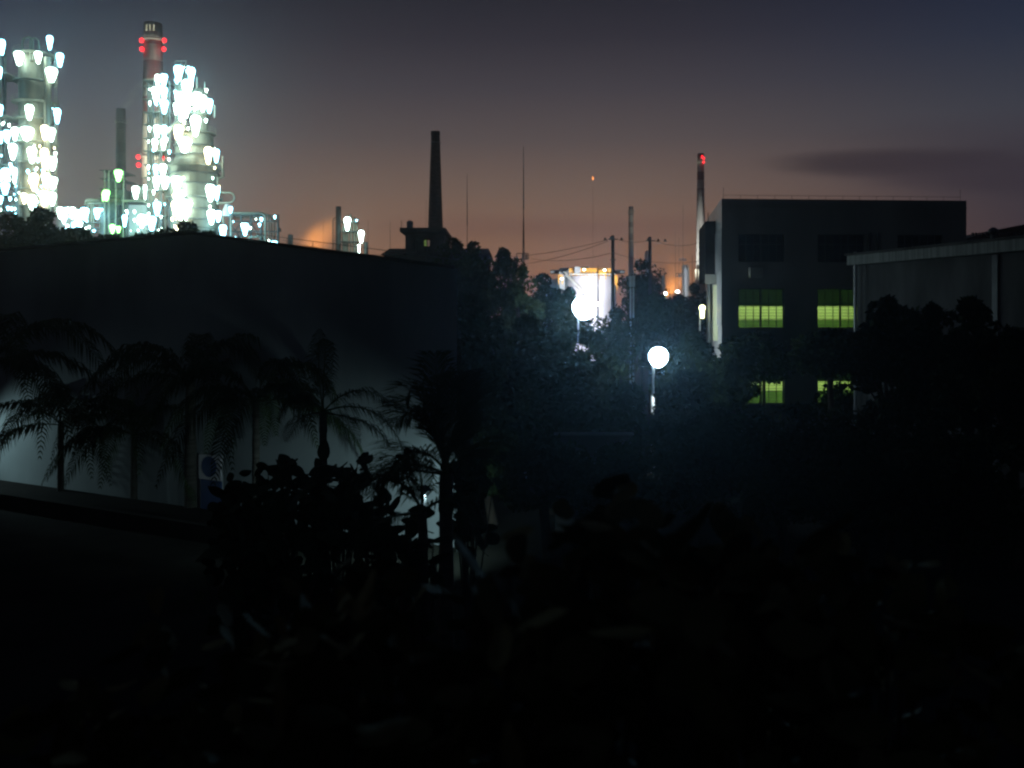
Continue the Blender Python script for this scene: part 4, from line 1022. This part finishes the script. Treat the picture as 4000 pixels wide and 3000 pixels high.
# ---- palms
def frond(g, pts, leaf, n=34, droop=.5, rr=rnd, width=.035, tip=.35, both=True):
    """pts: 3-4 control points; leaflets along the rachis"""
    def bez(s):
        q = [Vector(p) for p in pts]
        while len(q) > 1: q = [q[i].lerp(q[i + 1], s) for i in range(len(q) - 1)]
        return q[0]
    prev = bez(0)
    for i in range(1, 15):
        p = bez(i / 14); g.tube(prev, p, .028 * (1 - i / 17), .028 * (1 - (i + 1) / 17), 4, cap=False); prev = p
    for i in range(n):
        s = .14 + .86 * i / (n - 1); p = bez(s); tdir = (bez(min(1, s + .02)) - bez(max(0, s - .02))).normalized()
        side = tdir.cross(Vector((0, 0, 1))); side = side.normalized() if side.length > .05 else Vector((1, 0, 0))
        upv = side.cross(tdir).normalized()
        ln = leaf * (math.sin(math.pi * min(1, .18 + s * .8)) ** .6) * rr.uniform(.85, 1.1)
        if s > .9: ln *= 1 - (s - .9) * 5 * (1 - tip)
        for sg in (-1, 1):
            d = (side * sg * .8 + tdir * .75 + upv * rr.uniform(-.1, .25)).normalized()
            e = p + d * ln * .55 ; e2 = p + d * ln * .95 - Vector((0, 0, droop * ln)) * rr.uniform(.6, 1.1)
            wv = tdir * width
            k = len(g.v); g.v += [tuple(p - wv * .4), tuple(p + wv * .4), tuple(e + wv), tuple(e - wv * .6), tuple(e2)]
            g.f += [(k, k + 1, k + 2, k + 3), (k + 3, k + 2, k + 4)]; g.sm += [False, False]
def palm_trunk(t, base, top, r0, r1):
    g = MB(); n = 10
    for i in range(n):
        a = base.lerp(top, i / n); b = base.lerp(top, (i + 1) / n); s = i / n
        g.tube(a, b, r0 + (r1 - r0) * s + (.015 if i % 2 else 0), r0 + (r1 - r0) * (i + 1) / n, 12, cap=False)
    g.build('trunk', PTRK, t)
def palm_px(D, base_px, crown, fronds, label, leaf, r0, r1, droop=.4, n=36, w=.03, seed=1):
    rr = random.Random(seed)
    t = thing('palm_tree', (xx(base_px, D), D, 0), label, 'palm tree', 'palms before the hall')
    palm_trunk(t, Vector((xx(base_px, D), D, 0)), P(crown[0], crown[1], D), r0, r1)
    for f in fronds:
        g = MB(); pts = [P(crown[0], crown[1], D)] + [P(a, b, D) + Vector((0, dy, 0)) for a, b, dy in f]
        frond(g, pts, leaf, n, droop, rr, w); g.build('frond', PALM, t)
    return t
palm_px(14, 1745, (1742, 1850), [[(1725, 1650, .1), (1708, 1520, .1), (1692, 1386, .2)], [(1700, 1640, .1), (1640, 1540, -.3), (1555, 1640, -.5)],
        [(1770, 1680, .2), (1795, 1560, .5), (1800, 1470, .9)], [(1700, 1600, .2), (1640, 1500, .1), (1590, 1560, -.1)], [(1710, 1700, 0), (1650, 1580, -.2), (1580, 1640, -.5)], [(1700, 1740, -.4), (1620, 1690, -.8), (1560, 1800, -1.0)],
        [(1650, 1800, -.3), (1540, 1740, -.6), (1480, 1900, -.8)], [(1640, 1860, .2), (1500, 1790, .2), (1380, 1960, .2)],
        [(1790, 1760, .3), (1850, 1700, .6), (1910, 1840, .8)], [(1745, 1700, .4), (1760, 1560, .8), (1745, 1500, 1.2)]],
        'nearest palm, with sharp fronds and an upright spear at the hall corner', .95, .14, .10, droop=.22, n=66, w=.016, seed=3)
palm_px(13, 1690, (1650, 2000), [[(1600, 1880, 0), (1500, 1800, -.2), (1390, 1920, -.4)], [(1600, 1930, .2), (1560, 1840, .3), (1560, 1790, .3)],
        [(1650, 1900, 0), (1640, 1780, .2), (1590, 1760, .2)], [(1570, 2000, -.3), (1480, 1960, -.6), (1430, 2080, -.8)], [(1720, 1930, -.2), (1800, 1900, -.4), (1850, 1990, -.6)]],
        'young palm with arching fronds under the nearest palm', .42, .09, .06, droop=.7, n=34, w=.018, seed=4)
palm_px(25, 1263, (1262, 1610), [[(1245, 1500, 0), (1235, 1400, .2), (1240, 1290, .3)], [(1250, 1480, .3), (1262, 1380, .5), (1250, 1330, .6)], [(1340, 1520, -.3), (1450, 1480, -.5), (1530, 1570, -.8)],
        [(1380, 1560, .3), (1520, 1600, .3), (1580, 1790, .3)], [(1360, 1640, .5), (1450, 1650, .8), (1500, 1760, 1)], [(1200, 1540, 0), (1140, 1520, 0), (1090, 1640, 0)],
        [(1190, 1620, .5), (1120, 1640, .8), (1080, 1740, 1)], [(1330, 1600, -1), (1400, 1590, -1.6), (1450, 1700, -2)]],
        'palm with an upright plume and fronds arching right over the pale wall', .62, .13, .10, droop=.6, n=40, w=.02, seed=5)
def palm_rand(px, ycr, D, L_, label, seed, r0=.15, r1=.12, n=13, lift=1.0):
    rr = random.Random(seed)
    t = thing('palm_tree', (xx(px, D), D, 0), label, 'palm tree', 'palms before the hall')
    c = P(px, ycr, D); palm_trunk(t, Vector((xx(px, D), D, 0)), c, r0, r1)
    for k in range(n):
        a = 2 * math.pi * k / n + rr.uniform(-.2, .2); e = rr.uniform(.1, 1.25) * lift; Lf_ = L_ * rr.uniform(.8, 1.1)
        dv = Vector((math.cos(a), math.sin(a), 0))
        g = MB(); frond(g, [c, c + dv * Lf_ * .25 + up(Lf_ * .45 * e), c + dv * Lf_ * .65 + up(Lf_ * .55 * e), c + dv * Lf_ * .92 + up(Lf_ * (.42 * e - .6))], .85, 46, .75, rr, .055)
        g.build('frond', PALM, t)
palm_rand(237, 1660, 40.5, 4.7, 'palm with a thin trunk, leftmost of the palms whose trunk shows', 11)
palm_rand(523, 1700, 39, 4.2, 'palm with a thin trunk between leftmost palm and royal palm', 12)
palm_rand(745, 1500, 37, 5.4, 'royal palm with the fattest pale trunk', 13, .26, .19, n=16, lift=1.15)
palm_rand(-40, 1430, 30, 5.0, 'palm at the left frame edge hanging fronds into view', 14, lift=.9)
palm_rand(1000, 1570, 32, 4.2, 'palm between the royal palm and the plumed palm', 15, lift=.9)

# ---- shrubs and broadleaf trees in the foreground
def shrub(px, ytop, D, wpx, label, seed, nl=70, ls=.22, m=LEAFD):
    rr = random.Random(seed); x = xx(px, D); zt = zz(ytop, D); W = m_(wpx, D) / 2
    t = thing('shrub', (x, D, 0), label, 'shrub', 'shrubs before the hall')
    g = MB(); s = MB()
    for k in range(nl):
        p = Vector((x + rr.gauss(0, .45) * W, D + rr.gauss(0, .4) * W * .5, max(.3, zt - abs(rr.gauss(0, .5)) * min(zt, 2.2) - .1)))
        bigleaf(g, p, ls * rr.uniform(.7, 1.3), rr)
        if k % 5 == 0: s.tube((x, D, 0), p, .03, .012, 5, cap=False)
    g.build('foliage', m, t); s.build('stems', BARK, t)
def bigleaf(g, p, s, rr):
    a = Vector((rr.gauss(0, 1), rr.gauss(0, 1), rr.uniform(-1.5, .8))).normalized(); b = a.cross(Vector((rr.gauss(0, 1), rr.gauss(0, 1), .7))).normalized(); nn_ = a.cross(b)
    k = len(g.v); cu = rr.uniform(.1, .5); fo = rr.uniform(.02, .2); pr = [(0, .04), (.1, .27), (.25, .46), (.45, .55), (.65, .5), (.82, .35), (.94, .17), (1, .02)]
    for q, w_ in pr:
        for sg in (-1, 0, 1): g.v.append(tuple(p + a * q * s * 1.7 + b * sg * w_ * s + nn_ * (abs(sg) * w_ * fo - q * q * cu + .03 * math.sin(q * 9 + sg)) * s))
    for i in range(7):
        for j in range(2): g.f.append((k + i * 3 + j, k + i * 3 + j + 1, k + i * 3 + j + 4, k + i * 3 + j + 3)); g.sm.append(True)
for i, (px, y, D_, w_, lb) in enumerate([(1110, 1800, 24, 330, 'dark shrub below the palm between royal and plumed palms'), (1330, 1780, 22, 300, 'dark broad leaved shrub under the plumed palm'),
        (950, 1900, 22, 260, 'dark shrub right of the notice board'), (1480, 1960, 17, 330, 'dark shrub left of the young palm'), (1250, 1950, 18, 380, 'dark wide shrub in front of the plumed palm trunk'),
        (1610, 2090, 13, 160, 'dark shrub at the foot of the young palm'), (1830, 1760, 22, 170, 'dark shrub at the hall corner'), (1000, 2080, 17, 420, 'dark low shrub left of the bright gaps')]):
    shrub(px, y, D_, w_, lb, 400 + i, 110, .26 if D_ > 16 else .16)
def broadtree(px, ytop, D, wpx, label, seed, nl=240, ls=.13):
    rr = random.Random(seed); x = xx(px, D); zt = zz(ytop, D); W = m_(wpx, D) / 2
    t = thing('broadleaf_tree', (x, D, 0), label, 'broadleaf tree', 'broad leaved trees below the camera')
    g = MB(); s = MB(); f = Vector((x, D + .2, zt - 2.4))
    s.tube((x, D + .2, 0), f, .09, .06, 8)
    for k in range(nl):
        u_ = rr.uniform(-1, 1); p = Vector((x + u_ * W, D + rr.gauss(0, .5), zt - (u_ * u_) * .5 - abs(rr.gauss(0, .75)) - .05))
        bigleaf(g, p, ls * rr.uniform(.7, 1.25), rr)
        if k % 8 == 0: s.tube(f, p, .02, .008, 5, cap=False)
    g.build('foliage', BIGL, t); s.build('trunk', BARK, t)
for i, (px, y, D_, w_, lb) in enumerate([(2450, 1880, 4.2, 620, 'broad leaved tree with the paler round leaves at lower centre'), (2950, 2010, 4.6, 560, 'broad leaved tree with one yellowish leaf, right of lower centre'),
        (3500, 2150, 4.6, 900, 'broad leaved tree at the lower right'), (1980, 2230, 3.8, 700, 'broad leaved tree at the lower middle with one upright leaf'),
        (1300, 2280, 4.2, 800, 'broad leaved tree at the lower left of centre'), (500, 2480, 4.4, 900, 'broad leaved tree at the bottom left corner')]):
    broadtree(px, y, D_, w_, lb, 500 + i)

# ---------------------------------------------------------------- steam, smoke and haze
def volmat(name, color, dens, aniso=.2, nscale=.06, lo=.35, hi=.7, soft=True):
    m = newmat(name); t = m.node_tree; t.nodes.clear()
    o = t.nodes.new('ShaderNodeOutputMaterial'); pv = t.nodes.new('ShaderNodeVolumePrincipled')
    pv.inputs['Color'].default_value = (*color, 1); pv.inputs['Anisotropy'].default_value = aniso
    t.links.new(pv.outputs[0], o.inputs['Volume'])
    if nscale is None: pv.inputs['Density'].default_value = dens; return m
    tx = t.nodes.new('ShaderNodeTexCoord')
    # soft edge from generated coords (0..1 box): 1 at centre, 0 at border
    vm = t.nodes.new('ShaderNodeVectorMath'); vm.operation = 'MULTIPLY_ADD'; vm.inputs[1].default_value = (2, 2, 2); vm.inputs[2].default_value = (-1, -1, -1)
    t.links.new(tx.outputs['Generated'], vm.inputs[0])
    ln = t.nodes.new('ShaderNodeVectorMath'); ln.operation = 'LENGTH'; t.links.new(vm.outputs[0], ln.inputs[0])
    mr = t.nodes.new('ShaderNodeMapRange'); mr.interpolation_type = 'SMOOTHSTEP'; mr.inputs[1].default_value = 1.0; mr.inputs[2].default_value = .25
    t.links.new(ln.outputs['Value'], mr.inputs[0])
    n = t.nodes.new('ShaderNodeTexNoise'); n.inputs['Scale'].default_value = nscale; n.inputs['Detail'].default_value = 3
    t.links.new(tx.outputs['Object'], n.inputs['Vector'])
    m2 = t.nodes.new('ShaderNodeMapRange'); m2.inputs[1].default_value = lo; m2.inputs[2].default_value = hi; m2.inputs[4].default_value = dens
    t.links.new(n.outputs[0], m2.inputs[0])
    mm = t.nodes.new('ShaderNodeMath'); mm.operation = 'MULTIPLY'; t.links.new(mr.outputs[0], mm.inputs[0]); t.links.new(m2.outputs[0], mm.inputs[1])
    t.links.new(mm.outputs[0], pv.inputs['Density'])
    return m
def ellipsoid(name, c, rx, ry, rz, rot, m, label, cat):
    g = MB(); n = 12; prof = [(-math.cos(math.pi * i / n) * rz, max(.01, math.sin(math.pi * i / n))) for i in range(n + 1)]
    vs = []
    for z, r_ in prof:
        for i in range(16):
            a = 2 * math.pi * i / 16; vs.append((math.cos(a) * r_ * rx, math.sin(a) * r_ * ry, z))
    fs = [(k * 16 + i, k * 16 + (i + 1) % 16, (k + 1) * 16 + (i + 1) % 16, (k + 1) * 16 + i) for k in range(n) for i in range(16)]
    fs += [tuple(range(16))[::-1], tuple(range(n * 16, n * 16 + 16))]
    g.add(vs, fs, True); o = g.build(name, m); o.location = c; o.rotation_euler = rot
    o['kind'] = 'stuff'; o['label'] = label; o['category'] = cat; return o
ellipsoid('steam', P(1235, 935, 345), 16, 7, 6.5, (0, R(-38), 0), volmat('steam_volume', (.95, .9, .85), .035, .1, .10, .25, .6), 'orange lit steam drifting up right left of the short stack', 'steam')
ellipsoid('steam', P(2650, 1090, 300), 9, 8, 12, (0, 0, 0), volmat('steam_volume_right', (.95, .9, .85), .03, .1, .14, .3, .6), 'orange lit steam between the round tree and the silo', 'steam')
ellipsoid('smoke', P(520, 375, 420), 14, 4, 3.2, (0, R(-48), 0), volmat('smoke_volume', (.85, .75, .7), .09, .0, .12, .3, .7), 'faint smoke trailing up right from the dim stack', 'smoke')

hz = volmat('haze_volume', (.92, .94, 1.0), .0005, .87, None)
haze = MB().box(-700, 700, -60, 1250, -1, 128).build('haze', hz); haze['kind'] = 'stuff'
